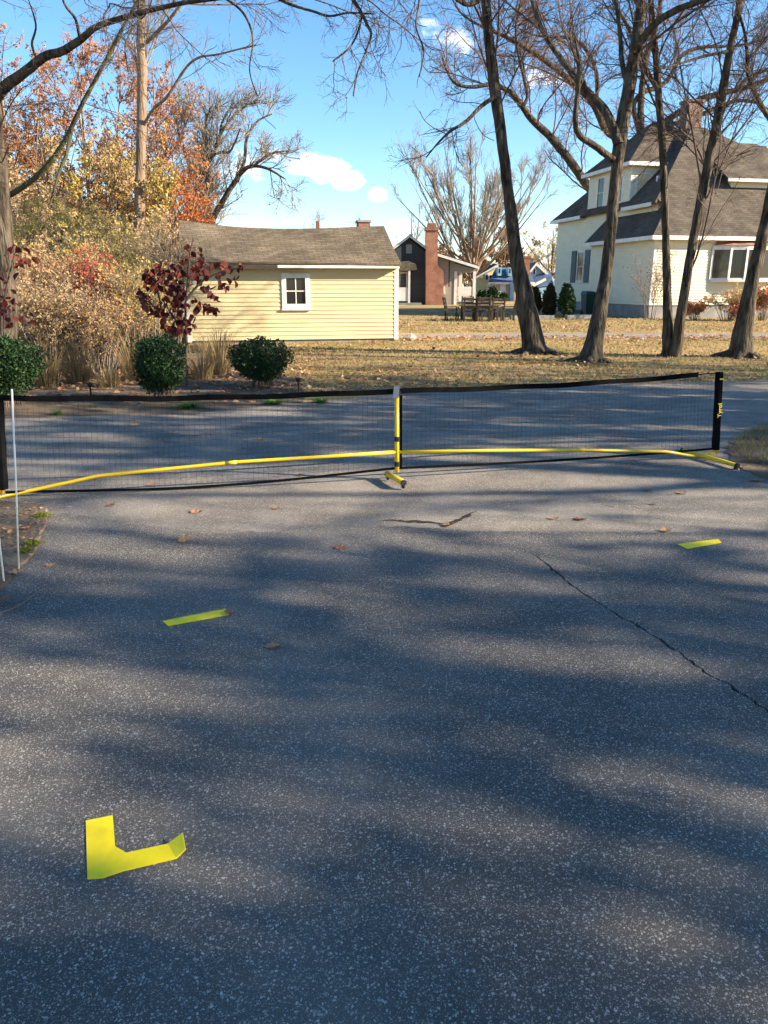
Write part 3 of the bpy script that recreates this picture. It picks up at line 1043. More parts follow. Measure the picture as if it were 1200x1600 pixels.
# gable roof
a, b, c = Vector(px(596, 404)), Vector(px(640, 370)), Vector(px(672, 394))
for (p, q) in ((a, b), (b, c)):
    MB().prism([p + Vector((0, -.4, 0)), q + Vector((0, -.4, 0)), q + Vector((0, -.4, .18)), p + Vector((0, -.4, .18))], (0, 8.6, 0)).build('roof', 'shingle_dark', G, uv=True)
    MB().prism([p + Vector((0, -.43, -.06)), q + Vector((0, -.43, -.06)), q + Vector((0, -.43, .14)), p + Vector((0, -.43, .14))], (0, .026, 0)).build('bargeboard', 'white_paint', G)
MB().prism([px(617, 390), px(627, 384), px(627, 408), px(624, 408)], (0, -.05, 0)).build('gable_panel', 'grey_siding', G)
vt = MB()
v0, v1 = Vector(px(634.5, 396)), Vector(px(643.5, 382))
vt.box(v0.x, v1.x, Y0 - .08, Y0 - .001, v0.z, v1.z)
vt.build('gable_vent', 'grey_siding', G)
# wing roof
p, q = Vector(px(681, 398)), Vector(px(748, 419))
MB().prism([p + Vector((0, -.5, 0)), q + Vector((0, -.5, 0)), q + Vector((0, -.5, .2)), p + Vector((0, -.5, .2))], (0, 7, 0)).build('roof', 'shingle_dark', G, uv=True)
MB().prism([p + Vector((0, -.54, -.1)), q + Vector((0, -.54, -.1)), q + Vector((0, -.54, .13)), p + Vector((0, -.54, .13))], (0, .038, 0)).build('bargeboard', 'white_paint', G)
MB().prism([px(711, 412, Y0 + .09), px(742, 421, Y0 + .09), px(742, 426, Y0 + .09), px(711, 426, Y0 + .09)], (0, .3, 0)).build('porch_beam', 'grey_siding', G)
# porch
for u in (712.5, 727.5, 742):
    t_, b_ = at(u, 424, Y0), at(u, 474, Y0)
    y_ = 0 if u != 727.5 else 4.5
    MB().box(t_.x - .13, t_.x + .13, Y0 + .05 + y_, Y0 + .3 + y_, 0, t_.z).build('porch_post', 'white_paint', G)
x0, x1 = at(713, 450, Y0).x, at(741, 450, Y0).x
MB().box(x0 + .14, x1 - .15, Y0 + .08, Y0 + .2, at(0, 462, Y0).z, at(0, 448, Y0).z).build('porch_rail', 'white_paint', G)
MB().box(x0 + .14, x1 - .15, Y0 + .07, Y0 + .25, at(0, 467, Y0).z, at(0, 464.5, Y0).z).build('porch_rail', 'white_paint', G)
MB().box(x0, x1, Y0 + .3, Y0 + 5, 0, .25).build('porch_floor', 'concrete', G)
MB().box(x0 - .05, x1 - .6, Y0 + 5, Y0 + 5.2, .25, 3.4).build('wall', 'grey_siding', G)
MB().box(at(699, 0, Y0).x, at(705, 0, Y0).x, Y0 - .15, Y0 + .09, at(0, 459, Y0).z, at(0, 448, Y0).z).build('meter_box', 'white_paint', G)
xx = at(701.5, 440, Y0).x
MB().tube([(xx, Y0 - .1, at(0, 448, Y0).z), (xx, Y0 - .1, at(0, 408, Y0).z)], .05, 6).build('conduit', 'black_plastic', G)
# brick chimney with shoulders
chp = [px(664.5, 478), px(692, 478), px(692, 424), px(683, 415), px(683, 361), px(664.5, 361)]
chp = [(p_[0], Y0 - .9, max(-.03, p_[2])) for p_ in chp]
chb = MB().prism(chp, (0, .95, 0)).build('chimney', 'brick', G, uv=True)
cx0, cx1, cz = chp[4][0], chp[5][0], chp[4][2]
MB().box(cx1 - .08, cx0 + .08, Y0 - .98, Y0 + .13, cz, cz + .28).build('chimney_cap', 'brick', chb, uv=True)
MB().box(cx1 + .15, cx0 - .15, Y0 - .8, Y0 - .1, cz + .28, cz + .6).build('flue', 'brick', chb, uv=True)
# door under a little canopy
d0, d1 = at(623, 468, Y0), at(637, 424.5, Y0)
dr = MB().box(d0.x, d1.x, Y0 - .1, Y0 - .001, .3, d1.z).build('door', 'white_paint', G)
MB().box(d0.x + .14, d1.x - .14, Y0 - .115, Y0 - .101, .3 + (d1.z - .3) * .45, d1.z - .18).build('pane', 'glass', dr)
cpa = [px(620.5, 424), px(651, 422), px(649, 413), px(638, 408), px(622, 410)]
MB().prism([(p_[0], Y0 - 1.2, p_[2]) for p_ in cpa], (0, 1.19, 0)).build('canopy', 'shingle_brown', G, uv=True)
MB().box(at(641, 0, Y0).x, at(644.5, 0, Y0).x, Y0 - 1.15, Y0 - .9, 0, at(0, 423, Y0).z).build('canopy_post', 'white_paint', G)
MB().box(at(624, 0, Y0).x, at(641, 0, Y0).x, Y0 - 1.1, Y0 - 1.0, .35, at(0, 449, Y0).z).build('porch_gate', 'white_paint', G)
MB().box(at(620, 0, Y0).x, at(664, 0, Y0).x, Y0 - 1.3, Y0 - .12, 0, .18).build('doorstep', 'concrete', G)

# --- houses farther off
Y1 = 92.0


def far_house(name, label, wallpx, wm, roofs, rm, depth=7):
    t_ = thing(name, label, 'house', (0, 0, 0))
    MB().prism([px(u, v, Y1) if v < 470 else (at(u, 460, Y1).x, Y1, -.1) for u, v in wallpx], (0, depth, 0)).build('wall', wm, t_)
    for (p, q) in roofs:
        p, q = Vector(px(*p, Y1)), Vector(px(*q, Y1))
        MB().prism([p + Vector((0, -.4, 0)), q + Vector((0, -.4, 0)), q + Vector((0, -.4, .25)), p + Vector((0, -.4, .25))], (0, depth + .8, 0)).build('roof', rm, t_, uv=True)
        MB().prism([p + Vector((0, -.44, -.14)), q + Vector((0, -.44, -.14)), q + Vector((0, -.44, .2)), p + Vector((0, -.44, .2))], (0, .036, 0)).build('bargeboard', 'white_paint', t_)
    return t_


def fwin(t_, u0, u1, v0, v1, y, m='glass'):
    p, q = at(u0, v1, y), at(u1, v0, y)
    w_ = MB().box(p.x - .1, q.x + .1, y - .06, y - .005, p.z - .1, q.z + .1).build('window', 'white_paint', t_)
    MB().box(p.x, q.x, y - .075, y - .061, p.z, q.z).build('pane', m, w_)


fh = far_house('yellow_house', 'pale yellow gabled house far behind the garden chairs', [(744, 480), (782, 480), (782, 424), (777, 417), (744, 434)], 'pale_yellow', [((742, 436), (778, 415))], 'shingle_dark')
fwin(fh, 759, 762.5, 429, 437, Y1)
fwin(fh, 765, 769, 430, 436, Y1)
# the blue-roofed cottage: roof slope faces us, with two dormers
bh = thing('blue_roofed_cottage', 'small cottage with blue roof and dormers far behind the leaning trunk', 'house', (0, 0, 0))
Y2 = 88.0
e0, e1_ = at(763, 441, Y2), at(801, 439, Y2)
r0, r1 = at(775, 418, Y2 + 3.5), at(812, 416, Y2 + 3.5)
MB().box(e0.x + .2, e1_.x + 2.3, Y2 + .3, Y2 + 6, -.05, e0.z - .05).build('wall', 'pinkish', bh)
slab([e0, Vector((e1_.x + 2.5, Y2, e0.z)), Vector((r1.x + 1, Y2 + 3.5, r0.z)), r0], .18).build('roof', 'shingle_blue', bh, uv=True)
MB().bar(e0 + Vector((0, -.05, -.1)), Vector((e1_.x + 2.5, Y2 - .05, e0.z - .1)), .05, .22).build('fascia', 'white_paint', bh)
for u0, u1 in ((777.5, 784), (794, 800)):
    p, q = at(u0, 431, Y2 + .8), at(u1, 418, Y2 + .8)
    dd = MB().box(p.x, q.x, Y2 + .8, Y2 + 3, p.z, q.z).build('dormer', 'pale_blue', bh)
    MB().box(p.x + .14, q.x - .14, Y2 + .78, Y2 + .799, p.z + .3, q.z - .12).build('pane', 'glass', dd)
for u0, u1, v0, v1 in ((769, 773, 446, 460), (782, 789, 445, 462)):
    fwin(bh, u0, u1, v0, v1, Y2 + .3, 'glass' if u0 < 775 else 'white_paint')
p, q = at(796, 470, Y2), at(803, 440, Y2)
MB().box(p.x, q.x, Y2 - .3, Y2 + .2, 0, q.z).build('porch_post', 'pale_blue', bh)
p, q = at(817.5, 456, Y2 - 1), at(828.5, 403, Y2 - 1)
cb = MB().box(p.x, q.x, Y2 - 1, Y2, -.05, q.z).build('chimney', 'brick', bh, uv=True)
MB().box(p.x - .06, q.x + .06, Y2 - 1.06, Y2 + .06, q.z, q.z + .2).build('chimney_cap', 'brick', cb, uv=True)
lb = far_house('light_blue_house', 'light blue gabled house with white trim between chimney and conifers', [(826, 480), (866, 480), (866, 440), (837, 415), (826, 425)], 'pale_blue', [((822, 432), (837, 413)), ((837, 413), (864, 438))], 'shingle_blue')
fwin(lb, 833, 836, 420, 429, Y1)
slab([Vector(px(824, 450, Y1 - 2)), Vector(px(866, 446, Y1 - 2)), Vector(px(860, 424, Y1 - .1)), Vector(px(838, 430, Y1 - .1))], .15).build('porch_roof', 'shingle_blue', lb, uv=True)
MB().bar(px(823, 451.5, Y1 - 2.1), px(853, 436, Y1 - 2.1), .06, .3).build('bargeboard', 'white_paint', lb)
MB().box(at(868, 0, Y1).x, at(890, 0, Y1).x, Y1 + 1, Y1 + 6, 0, at(0, 440, Y1).z).build('wall', 'dark_siding', lb)
# chimney tip of a house hidden behind the shed
hh = thing('hidden_house', 'red brick chimney tip of a house hidden behind the shed roof', 'house', (at(490, 400, 50).x, 50, 0))
MB().box(-4, 4, .5, 7, 0, 3.4).build('wall', 'grey_siding', hh)
MB().prism([(-4.3, .1, 3.35), (-4.3, 7.4, 3.35), (-4.3, 3.75, 5.0)], (8.6, 0, 0)).build('roof', 'shingle_dark', hh, uv=True)
MB().box(-.12, .12, 3.5, 3.8, 4.8, at(490, 344, 53).z).build('chimney', 'brick', hh, uv=True)

# ------------------------------------------------------------ trees
LV_FINE = [dict(n=64, ang=46, lfrac=.30, K=8, rmin=.008, tmin=.40, up=.2, wiggle=.10, lmin=.9, lmax=3.6, sides=5, rlen=.008),
           dict(n=480, ang=45, lfrac=.45, K=6, rmin=.005, tmin=.15, up=.08, wiggle=.16, lmin=.4, lmax=1.9),
           dict(n=1900, ang=42, lfrac=.5, K=4, rmin=.004, tmin=.1, up=.03, wiggle=.18, lmin=.3, lmax=1.0),
           dict(n=3900, ang=40, lfrac=.6, K=3, rmin=.0034, tmin=.15, up=.0, wiggle=.18, lmin=.2, lmax=.55)]

# the row of slender trees on the lawn
Yt = 20.4
make_tree('leaning_tree', 'bare tree whose single trunk leans over beside the garden chairs',
          [pxlimb([(836, 553), (825, 490), (808, 405), (794, 300), (784, 220), (772, 130), (763, 50), (757, -20), (750, -150), (744, -320), (738, -520)], (20.4, 21.4), [42, 33, 24, 18, 18, 19, 16, 15, 12, 8, 3]),
           pxlimb([(776, 150), (752, 166), (728, 190), (704, 205), (684, 224), (666, 246)], (20.8, 19.5), 8, 2),
           pxlimb([(758, -8), (738, 6), (720, 3), (700, -20), (690, -80)], (21, 20), 9, 4),
           pxlimb([(753, -100), (790, -170), (820, -260), (830, -400)], (21.2, 22.5), 12, 3),
           pxlimb([(750, -150), (700, -230), (660, -330), (640, -450)], (21.2, 20), 12, 3)], 11, LV_FINE)
make_tree('forked_tree', 'bare tree with a forked trunk in front of the cream house',
          [pxlimb([(922, 567), (934, 505), (948, 420), (956, 340), (962, 270), (970, 210), (982, 140), (992, 80), (1000, 20), (1008, -50), (1015, -160), (1018, -330), (1010, -520)], (18.2, 19.5), [40, 26, 20, 19, 19, 23, 22, 19, 17, 15, 11, 7, 3]),
           pxlimb([(966, 226), (957, 196), (940, 166), (915, 140), (890, 110), (868, 80), (846, 45), (832, 0), (822, -70), (810, -200), (790, -340)], (18.6, 20), [17, 16, 14, 12, 10, 9, 8, 7, 6, 5, 3]),
           pxlimb([(986, 104), (1000, 68), (1025, 36), (1060, 14), (1110, -4), (1170, -30), (1240, -90)], (18.9, 17), [15, 14, 12, 11, 9, 6, 3]),
           pxlimb([(958, 250), (930, 228), (906, 212), (899, 190), (902, 150), (905, 100), (898, 60)], (18.6, 17.6), [12, 11, 10, 9, 8, 6, 3]),
           pxlimb([(982, 138), (972, 98), (969, 55), (962, 0), (955, -60)], (18.8, 19.6), [10, 8, 7, 5, 3]),
           pxlimb([(1009, -60), (1060, -150), (1090, -260), (1100, -400)], (19, 18), 13, 3)], 12, LV_FINE)
make_tree('twin_stem_tree', 'bare tree with two slim stems parting from one base',
          [pxlimb([(1043, 559), (1043, 480), (1041, 400), (1038, 300), (1035, 230), (1029, 150), (1024, 80), (1019, 30), (1014, -50), (1006, -200), (1000, -380)], (19.5, 20.4), [21, 15, 13, 12, 12, 12, 11, 10, 8, 6, 3]),
           pxlimb([(1054, 559), (1062, 505), (1075, 420), (1090, 340), (1104, 270), (1119, 200), (1131, 130), (1142, 70), (1155, 10), (1172, -90), (1196, -240), (1210, -400)], (19.4, 18.6), [22, 17, 15, 15, 16, 16, 14, 12, 11, 9, 6, 3]),
           pxlimb([(1028, 140), (1012, 110), (1000, 70), (1004, 20), (1000, -40)], (19.8, 20.5), 7, 3),
           pxlimb([(1140, 80), (1100, 88), (1060, 100), (1030, 108)], (18.9, 17.8), 6, 2),
           pxlimb([(1176, -100), (1230, -180), (1260, -300)], (18.7, 18), 9, 3)], 13, LV_FINE)
make_tree('curving_tree', 'stout bare tree leaning away in front of the bow window',
          [pxlimb([(1155, 559), (1164, 500), (1177, 430), (1191, 370), (1206, 300), (1224, 200), (1243, 70), (1262, -100), (1275, -300), (1280, -480)], (19.4, 20), [42, 28, 22, 20, 19, 18, 16, 13, 8, 3]),
           pxlimb([(1222, 215), (1190, 165), (1170, 120), (1165, 60), (1150, 0)], (19.6, 18.2), 10, 3),
           pxlimb([(1245, 40), (1290, -60), (1330, -200)], (19.8, 18.8), 12, 3),
           pxlimb([(1258, -60), (1220, -140), (1200, -260)], (19.8, 21), 11, 3)], 14, LV_FINE)

def pxlimb_oak(pts, Y, w):
    return pxlimb(pts, Y, [x * .64 for x in w])


# huge oak behind the cream house
Yo = 58.0
LV_OAK = [dict(n=150, ang=50, lfrac=.34, K=9, rmin=.025, tmin=.7, up=.2, wiggle=.15, lmin=1.6, lmax=6.5, sides=5, rlen=.010),
          dict(n=1000, ang=48, lfrac=.42, K=6, rmin=.014, tmin=.15, up=.1, wiggle=.2, lmin=1.0, lmax=3.4),
          dict(n=3900, ang=45, lfrac=.5, K=4, rmin=.011, tmin=.1, up=.0, wiggle=.22, lmin=.7, lmax=2.0),
          dict(n=9500, ang=42, lfrac=.6, K=3, rmin=.0095, tmin=.2, up=-.08, wiggle=.2, lmin=.5, lmax=1.2)]
make_tree('oak_tree', 'huge spreading bare oak rising behind the cream house',
          [pxlimb_oak([(1000, 474), (1000, 400), (998, 330), (1000, 270), (1003, 215)], Yo, [44, 40, 38, 36, 30]),
           pxlimb_oak([(998, 345), (960, 322), (925, 298), (894, 256), (860, 214), (832, 188), (815, 165), (800, 146), (770, 132), (738, 136), (708, 128), (690, 90)], (Yo, 54), [26, 25, 24, 22, 20, 18, 15, 13, 12, 9, 7, 3]),
           pxlimb_oak([(1002, 250), (975, 220), (948, 206), (926, 162), (897, 132), (866, 106), (842, 88), (800, 62), (768, 48), (720, 20), (690, -40)], (Yo, 55), [20, 18, 17, 16, 15, 14, 13, 10, 8, 5, 3]),
           pxlimb_oak([(930, 168), (934, 130), (926, 96), (905, 66), (876, 58), (840, 56), (800, 40)], (57, 60), [11, 10, 10, 9, 8, 5, 3]),
           pxlimb_oak([(816, 168), (824, 150), (818, 120), (806, 60), (812, 10), (830, -60)], (54.5, 56), [10, 9, 8, 6, 5, 3]),
           pxlimb_oak([(1003, 225), (1036, 193), (1070, 170), (1100, 153), (1150, 141), (1200, 124), (1260, 96), (1330, 70)], (Yo, 55), [18, 17, 16, 15, 13, 11, 8, 4]),
           pxlimb_oak([(1003, 216), (990, 168), (1005, 144), (1030, 136), (1048, 118), (1066, 86), (1095, 74), (1140, 72), (1185, 64), (1230, 40)], (Yo, 61), [16, 14, 13, 12, 11, 10, 9, 7, 5, 3]),
           pxlimb_oak([(1036, 196), (1075, 188), (1115, 170), (1150, 158), (1180, 160), (1205, 172), (1240, 160)], (57, 54), [12, 11, 10, 9, 8, 6, 3]),
           pxlimb_oak([(1001, 216), (1002, 150), (1010, 90), (1030, 20), (1040, -80), (1060, -200)], (Yo, 60), [20, 17, 15, 12, 8, 3]),
           pxlimb_oak([(1150, 141), (1172, 118), (1200, 108), (1250, 60), (1280, 0)], (56, 58), [9, 8, 7, 5, 3]),
           pxlimb_oak([(1010, 100), (980, 40), (950, -20), (930, -120)], (59, 57), [11, 9, 6, 3])], 21, LV_OAK, bark='bark_grey', twig='twig_red', sides=9)

# bare trees behind the shed and beyond the houses
def auto_tree(name, label, loc, h, spread, seed, nl, levels, bark='bark_grey', twig='twig', leaves=None, group=None, r0=None, fork=.3, up=.9, cat='tree', roughness=.06, sides=9):
    rng = np.random.default_rng(seed + 1000)
    loc = Vector(loc)
    r0 = r0 or h * .016
    zf = h * fork
    lean = rng.normal(0, .02 * h, 2)
    limbs = [([loc, loc + Vector((lean[0] * .3, lean[1] * .3, zf * .6)), loc + Vector((lean[0] * .6, lean[1] * .6, zf)), loc + Vector((lean[0], lean[1], h * .6)), loc + Vector((lean[0] * 1.3, lean[1] * 1.3, h * .97))], [r0, r0 * .85, r0 * .75, r0 * .4, .02])]
    for j in range(nl):
        a = 2 * math.pi * (j + rng.uniform(-.3, .3)) / nl
        zs = zf * rng.uniform(.75, 1.0) + (h * .25) * (j % 3) / 3
        rr = spread * rng.uniform(.6, 1.1)
        top = h * rng.uniform(.62, .98) * (1 if up > .5 else .85)
        p0 = loc + Vector((lean[0] * .5, lean[1] * .5, zs))
        dx, dy = math.cos(a) * rr, math.sin(a) * rr
        p1 = p0 + Vector((dx * .35, dy * .35, (top - zs) * .3 * up))
        p2 = p0 + Vector((dx * .72, dy * .72, (top - zs) * .68))
        p3 = loc + Vector((dx, dy, top))
        limbs.append(([p0, p1, p2, p3], [r0 * .5, r0 * .38, r0 * .22, .015]))
    return make_tree(name, label, limbs, seed, levels, bark, twig, cat, group, leaves, K=14, sides=sides, base=loc, roughness=roughness)


LV_FAR = [dict(n=110, ang=40, lfrac=.36, K=7, rmin=.02, tmin=.3, up=.25, wiggle=.12, lmin=1.2, lmax=4.5, sides=5, rlen=.011),
          dict(n=750, ang=40, lfrac=.45, K=5, rmin=.012, tmin=.15, up=.12, wiggle=.14, lmin=.8, lmax=2.4),
          dict(n=5200, ang=38, lfrac=.55, K=4, rmin=.0085, tmin=.1, up=.06, wiggle=.16, lmin=.5, lmax=1.3)]
b1 = at(324, 470, 44)
make_tree('bare_tree', 'grey bare tree with wide crown rising behind the shed roof',
          [pxlimb([(320, 480), (321, 420), (322, 345), (324, 290), (326, 240), (320, 200), (330, 165)], 44, [16, 14, 11, 9, 7, 5, 2]),
           pxlimb([(296, 480), (297, 400), (296, 345), (293, 300), (297, 260), (282, 220), (276, 190)], 45, [13, 12, 11, 9, 8, 5, 2]),
           pxlimb([(296, 330), (306, 300), (322, 262), (340, 225), (348, 190), (365, 160)], (45, 46), [8, 8, 6, 5, 4, 2]),
           pxlimb([(330, 400), (333, 345), (346, 318), (366, 285), (386, 262), (414, 262), (446, 280)], (44, 42), [12, 10, 10, 9, 7, 5, 2]),
           pxlimb([(372, 280), (382, 250), (386, 215), (402, 190), (425, 178)], (43, 44), [7, 6, 5, 4, 2]),
           pxlimb([(306, 300), (330, 248), (345, 238), (360, 236), (376, 200)], (44, 42), [6, 5, 5, 4, 2]),
           pxlimb([(392, 262), (425, 240), (452, 236)], (43, 43), [5, 4, 2]),
           pxlimb([(325, 260), (350, 200), (385, 165), (410, 160)], (44, 45), [6, 5, 3, 2])], 31, LV_FAR, twig='twig_pale', sides=7)
auto_tree('bare_tree', 'tall fan-shaped bare tree beyond the grey house', (at(738, 460, 84).x, 84, 0), at(738, 222, 84).z, 8.2, 32, 24, [dict(n=150, ang=28, lfrac=.34, K=6, rmin=.03, tmin=.1, up=.45, wiggle=.08, lmin=2, lmax=6, sides=5, rlen=.010), dict(n=650, ang=32, lfrac=.5, K=5, rmin=.018, tmin=.1, up=.25, wiggle=.12, lmin=1.0, lmax=3), dict(n=6500, ang=34, lfrac=.55, K=3, rmin=.012, tmin=.1, up=.12, wiggle=.14, lmin=.7, lmax=1.7)],
          bark='bark_brown', twig='twig_pale', fork=.16, r0=.25)
FG = 'bare trees beyond the far houses'
for i, (u, vtop, y_, sp, lab, lf) in enumerate(((640, 330, 96, 6, 'grey bare tree crown behind the grey house gable', None),
                                                (700, 392, 104, 6, 'low brown tree behind the brick chimney of the grey house', (2500, .35, 'leaf_brown', {})),
                                                (775, 372, 108, 6, 'russet leaved tree above the blue roofed cottage', (6000, .36, 'leaf_brown', {})),
                                                (862, 352, 100, 5, 'thin tree with pale tan leaves beside the cream house wall', (1800, .3, 'leaf_tan', {})),
                                                (500, 342, 92, 5, 'top of a bare tree showing over the shed ridge', None),
                                                (835, 395, 112, 6, 'bare tree over the light blue house', None))):
    auto_tree('far_tree', lab, (at(u, 460, y_).x, y_, 0), max(5, at(u, vtop, y_).z), sp, 40 + i, 9, [dict(LV_FAR[0], n=55), dict(LV_FAR[1], n=330), dict(LV_FAR[2], n=1300, K=3, rmin=.015)], bark='bark_brown', twig='twig_pale', leaves=lf, group=FG, fork=.2, r0=.3, sides=6)

# woods at the far end, one mass
rng = np.random.default_rng(77)
tw, lv = [], []
for k in range(70):
    x = -150 + 300 * (k + rng.uniform(-.4, .4)) / 70
    y = rng.uniform(128, 175)
    h = rng.uniform(7, 13) * (1.0 if x > 30 or x < -12 else .62)
    n = 11
    a = rng.uniform(0, 2 * np.pi, n)
    r_ = rng.uniform(1.5, 4.5, n)
    base = np.array([x, y, 0])
    P = np.stack([base + np.zeros((n, 3)), base + np.stack([np.cos(a) * r_ * .15, np.sin(a) * r_ * .15, np.full(n, h * .3)], 1),
                  base + np.stack([np.cos(a) * r_ * .6, np.sin(a) * r_ * .6, np.full(n, h * .62)], 1), base + np.stack([np.cos(a) * r_, np.sin(a) * r_, h * rng.uniform(.75, 1, n)], 1)], 1)
    Q = np.tile(np.array([.14, .1, .06, .02]), (n, 1))
    tw.append(tubes(P, Q, 4))
    C, RR = grow(rng, P, Q, .9, 38, .35, 4, .03, .25, .3, .15, 1, 3.5)
    tw.append(tubes(C, RR, 3))
    C2, R2 = grow(rng, C, RR, 1.5, 38, .5, 3, .02, .1, .2, .15, .8, 2, cap=220)
    tw.append(tubes(C2, R2, 3))
    if rng.random() < .45:
        lv.append(leaf_mesh(rng, C2[rng.integers(0, len(C2), 260), -1], .5))
V, F = cat_mesh(tw)
wd = thing('woodland', 'distant bare brown woods closing the view behind the houses', 'woods')
tag(wd, kind='stuff')
link('branches', mesh_np('branches', V, F), 'twig_pale', wd)
V, F = cat_mesh(lv)
link('foliage', mesh_np('foliage', V, F), 'leaf_brown', wd)

# left side: tall trunk, edge tree with overhanging limb, autumn thicket
make_tree('tall_tree', 'tall straight light brown trunk rising out of the autumn thicket',
          [pxlimb([(228, 566), (225, 500), (222, 430), (218, 340), (220, 250), (222, 150), (221, 60), (222, -40), (226, -200), (226, -420)], (27.5, 28.5), [22, 19, 18, 17, 16, 16, 15, 13, 10, 4]),
           pxlimb([(230, 66), (250, 46), (270, 24), (300, -20), (340, -90)], (28, 27), [7, 6, 5, 4, 2]),
           pxlimb([(222, 200), (240, 170), (262, 150), (300, 96), (345, 84), (400, 70)], (28, 26), [6, 5, 5, 4, 3, 2]),
           pxlimb([(222, 20), (190, -40), (160, -120)], (28, 27), [8, 6, 3])], 51, LV_FINE, bark='bark_brown', twig='twig_pale')
LV_HANG = [dict(n=95, ang=50, lfrac=.28, K=8, rmin=.004, tmin=.35, up=-.05, wiggle=.16, lmin=.5, lmax=1.7, sides=5, rlen=.007),
           dict(n=750, ang=48, lfrac=.5, K=6, rmin=.0026, tmin=.1, up=-.12, wiggle=.2, lmin=.3, lmax=.95),
           dict(n=5000, ang=44, lfrac=.5, K=4, rmin=.0018, tmin=.1, up=-.1, wiggle=.22, lmin=.14, lmax=.45)]
LV_SLIM = [dict(LV_HANG[0], n=12), dict(LV_HANG[1], n=60), dict(LV_HANG[2], n=240)]
make_tree('overhanging_tree', 'dark trunk at the picture edge with a long limb reaching over the drive',
          [pxlimb([(6, 606), (10, 520), (8, 430), (2, 330), (-6, 230), (-14, 150), (-22, 60), (-30, -60), (-40, -260), (-50, -480)], (13.5, 13.8), [42, 38, 36, 33, 31, 30, 27, 24, 16, 4]),
           pxlimb([(-12, 158), (12, 132), (40, 112), (70, 88), (98, 80), (125, 62), (150, 42), (185, 30), (230, 17), (290, 4), (350, -4), (420, -10), (490, -14), (560, -22), (640, -40), (720, -80)], (13.6, 10.5), [20, 18, 16, 14, 13, 12, 10, 9, 8, 7, 7, 6, 6, 5, 4, 2]),
           pxlimb([(420, -10), (452, 6), (490, 18), (515, 25), (545, 20), (585, 22)], (11.6, 10.8), [5, 5, 4, 4, 3, 2]),
           pxlimb([(540, -20), (552, 0), (566, 22), (574, 40), (580, 54), (570, 84), (558, 116), (552, 150)], (11, 10.4), [6, 6, 6, 5, 4, 3, 3, 2]),
           pxlimb([(566, 22), (560, 48), (548, 72), (535, 84), (520, 96)], (10.9, 10.5), [4, 4, 3, 3, 2]),
           pxlimb([(640, -40), (655, -5), (650, 40), (662, 80), (655, 120)], (10.7, 10.2), [5, 4, 3, 3, 2]),
           pxlimb([(350, -4), (380, 20), (395, 60), (390, 110), (402, 150)], (12, 11.4), [4, 4, 3, 2, 2]),
           pxlimb([(125, 62), (118, 30), (100, 4), (92, -40)], (13, 12.5), [6, 5, 4, 2]),
           pxlimb([(60, 96), (50, 70), (56, 40), (45, 0)], (13.2, 12.6), [5, 4, 3, 2]),
           pxlimb([(230, 17), (205, 48), (196, 75), (200, 110)], (12.6, 12.1), [4, 3, 3, 2]),
           pxlimb([(-34, -120), (60, -230), (160, -300), (280, -360)], (13.8, 12), [12, 9, 6, 3])], 52, LV_HANG, bark='bark_grey', twig='twig')
make_tree('leaning_sapling', 'thin mossy sapling slanting across the autumn foliage',
          [pxlimb([(-60, 470), (-40, 390), (-5, 322), (30, 296), (66, 268), (100, 222), (128, 164), (160, 104), (186, 54), (214, 2), (240, -50)], (15.5, 14), [10, 10, 9, 9, 9, 8, 7, 6, 5, 4, 2]),
           pxlimb([(112, 200), (104, 240), (92, 270), (78, 320)], (14.6, 14.4), [6, 6, 5, 3])], 53, LV_SLIM, bark='bark_moss', twig='twig')

LV_LEAFY = [dict(n=75, ang=48, lfrac=.42, K=7, rmin=.01, tmin=.15, up=.2, wiggle=.15, lmin=.8, lmax=3.2, sides=5, rlen=.011),
            dict(n=480, ang=45, lfrac=.5, K=5, rmin=.006, tmin=.1, up=.1, wiggle=.18, lmin=.5, lmax=1.6),
            dict(n=2000, ang=42, lfrac=.55, K=3, rmin=.004, tmin=.1, up=.05, wiggle=.18, lmin=.3, lmax=.8)]
LG = 'autumn trees beside the shed'
for i, (u, Yy, vtop, sp, nl, lf, lab, bk) in enumerate((
        (40, 34, 28, 4.2, 11, (12000, .13, 'leaf_orange', {}), 'rust orange leaved tree behind the overhanging limb', 'twig_red'),
        (150, 35, 60, 4.0, 11, (11000, .13, 'leaf_orange', {}), 'sparse rust and pink leaved tree between the tall trunk and the picture edge', 'twig_red'),
        (262, 33, 96, 2.2, 9, (6500, .13, 'leaf_orange', {}), 'thin rust leaved tree standing to the shed side of the tall trunk', 'twig_red'),
        (95, 29, 190, 3.6, 10, (15000, .12, 'leaf_tan', {}), 'tan leaved small tree under the rust orange one', 'twig'),
        (200, 29.5, 262, 2.4, 9, (12000, .12, 'leaf_yellow', {}), 'golden green bushy tree around the tall trunk', 'twig'),
        (-30, 28, 200, 3.0, 9, (12000, .12, 'leaf_tan', {}), 'tan leaved small tree half outside the picture', 'twig'),
        (268, 30, 290, 1.8, 8, (5000, .12, 'leaf_fire', {}), 'bright orange leaved young tree near the shed roof corner', 'twig'))):
    auto_tree('autumn_tree', lab, (at(u, 500, Yy).x, Yy, 0), at(u, vtop, Yy).z, sp, 60 + i, nl, LV_LEAFY, bark='bark_brown', twig=bk, leaves=lf, group=LG, fork=.12, r0=.12, sides=7)


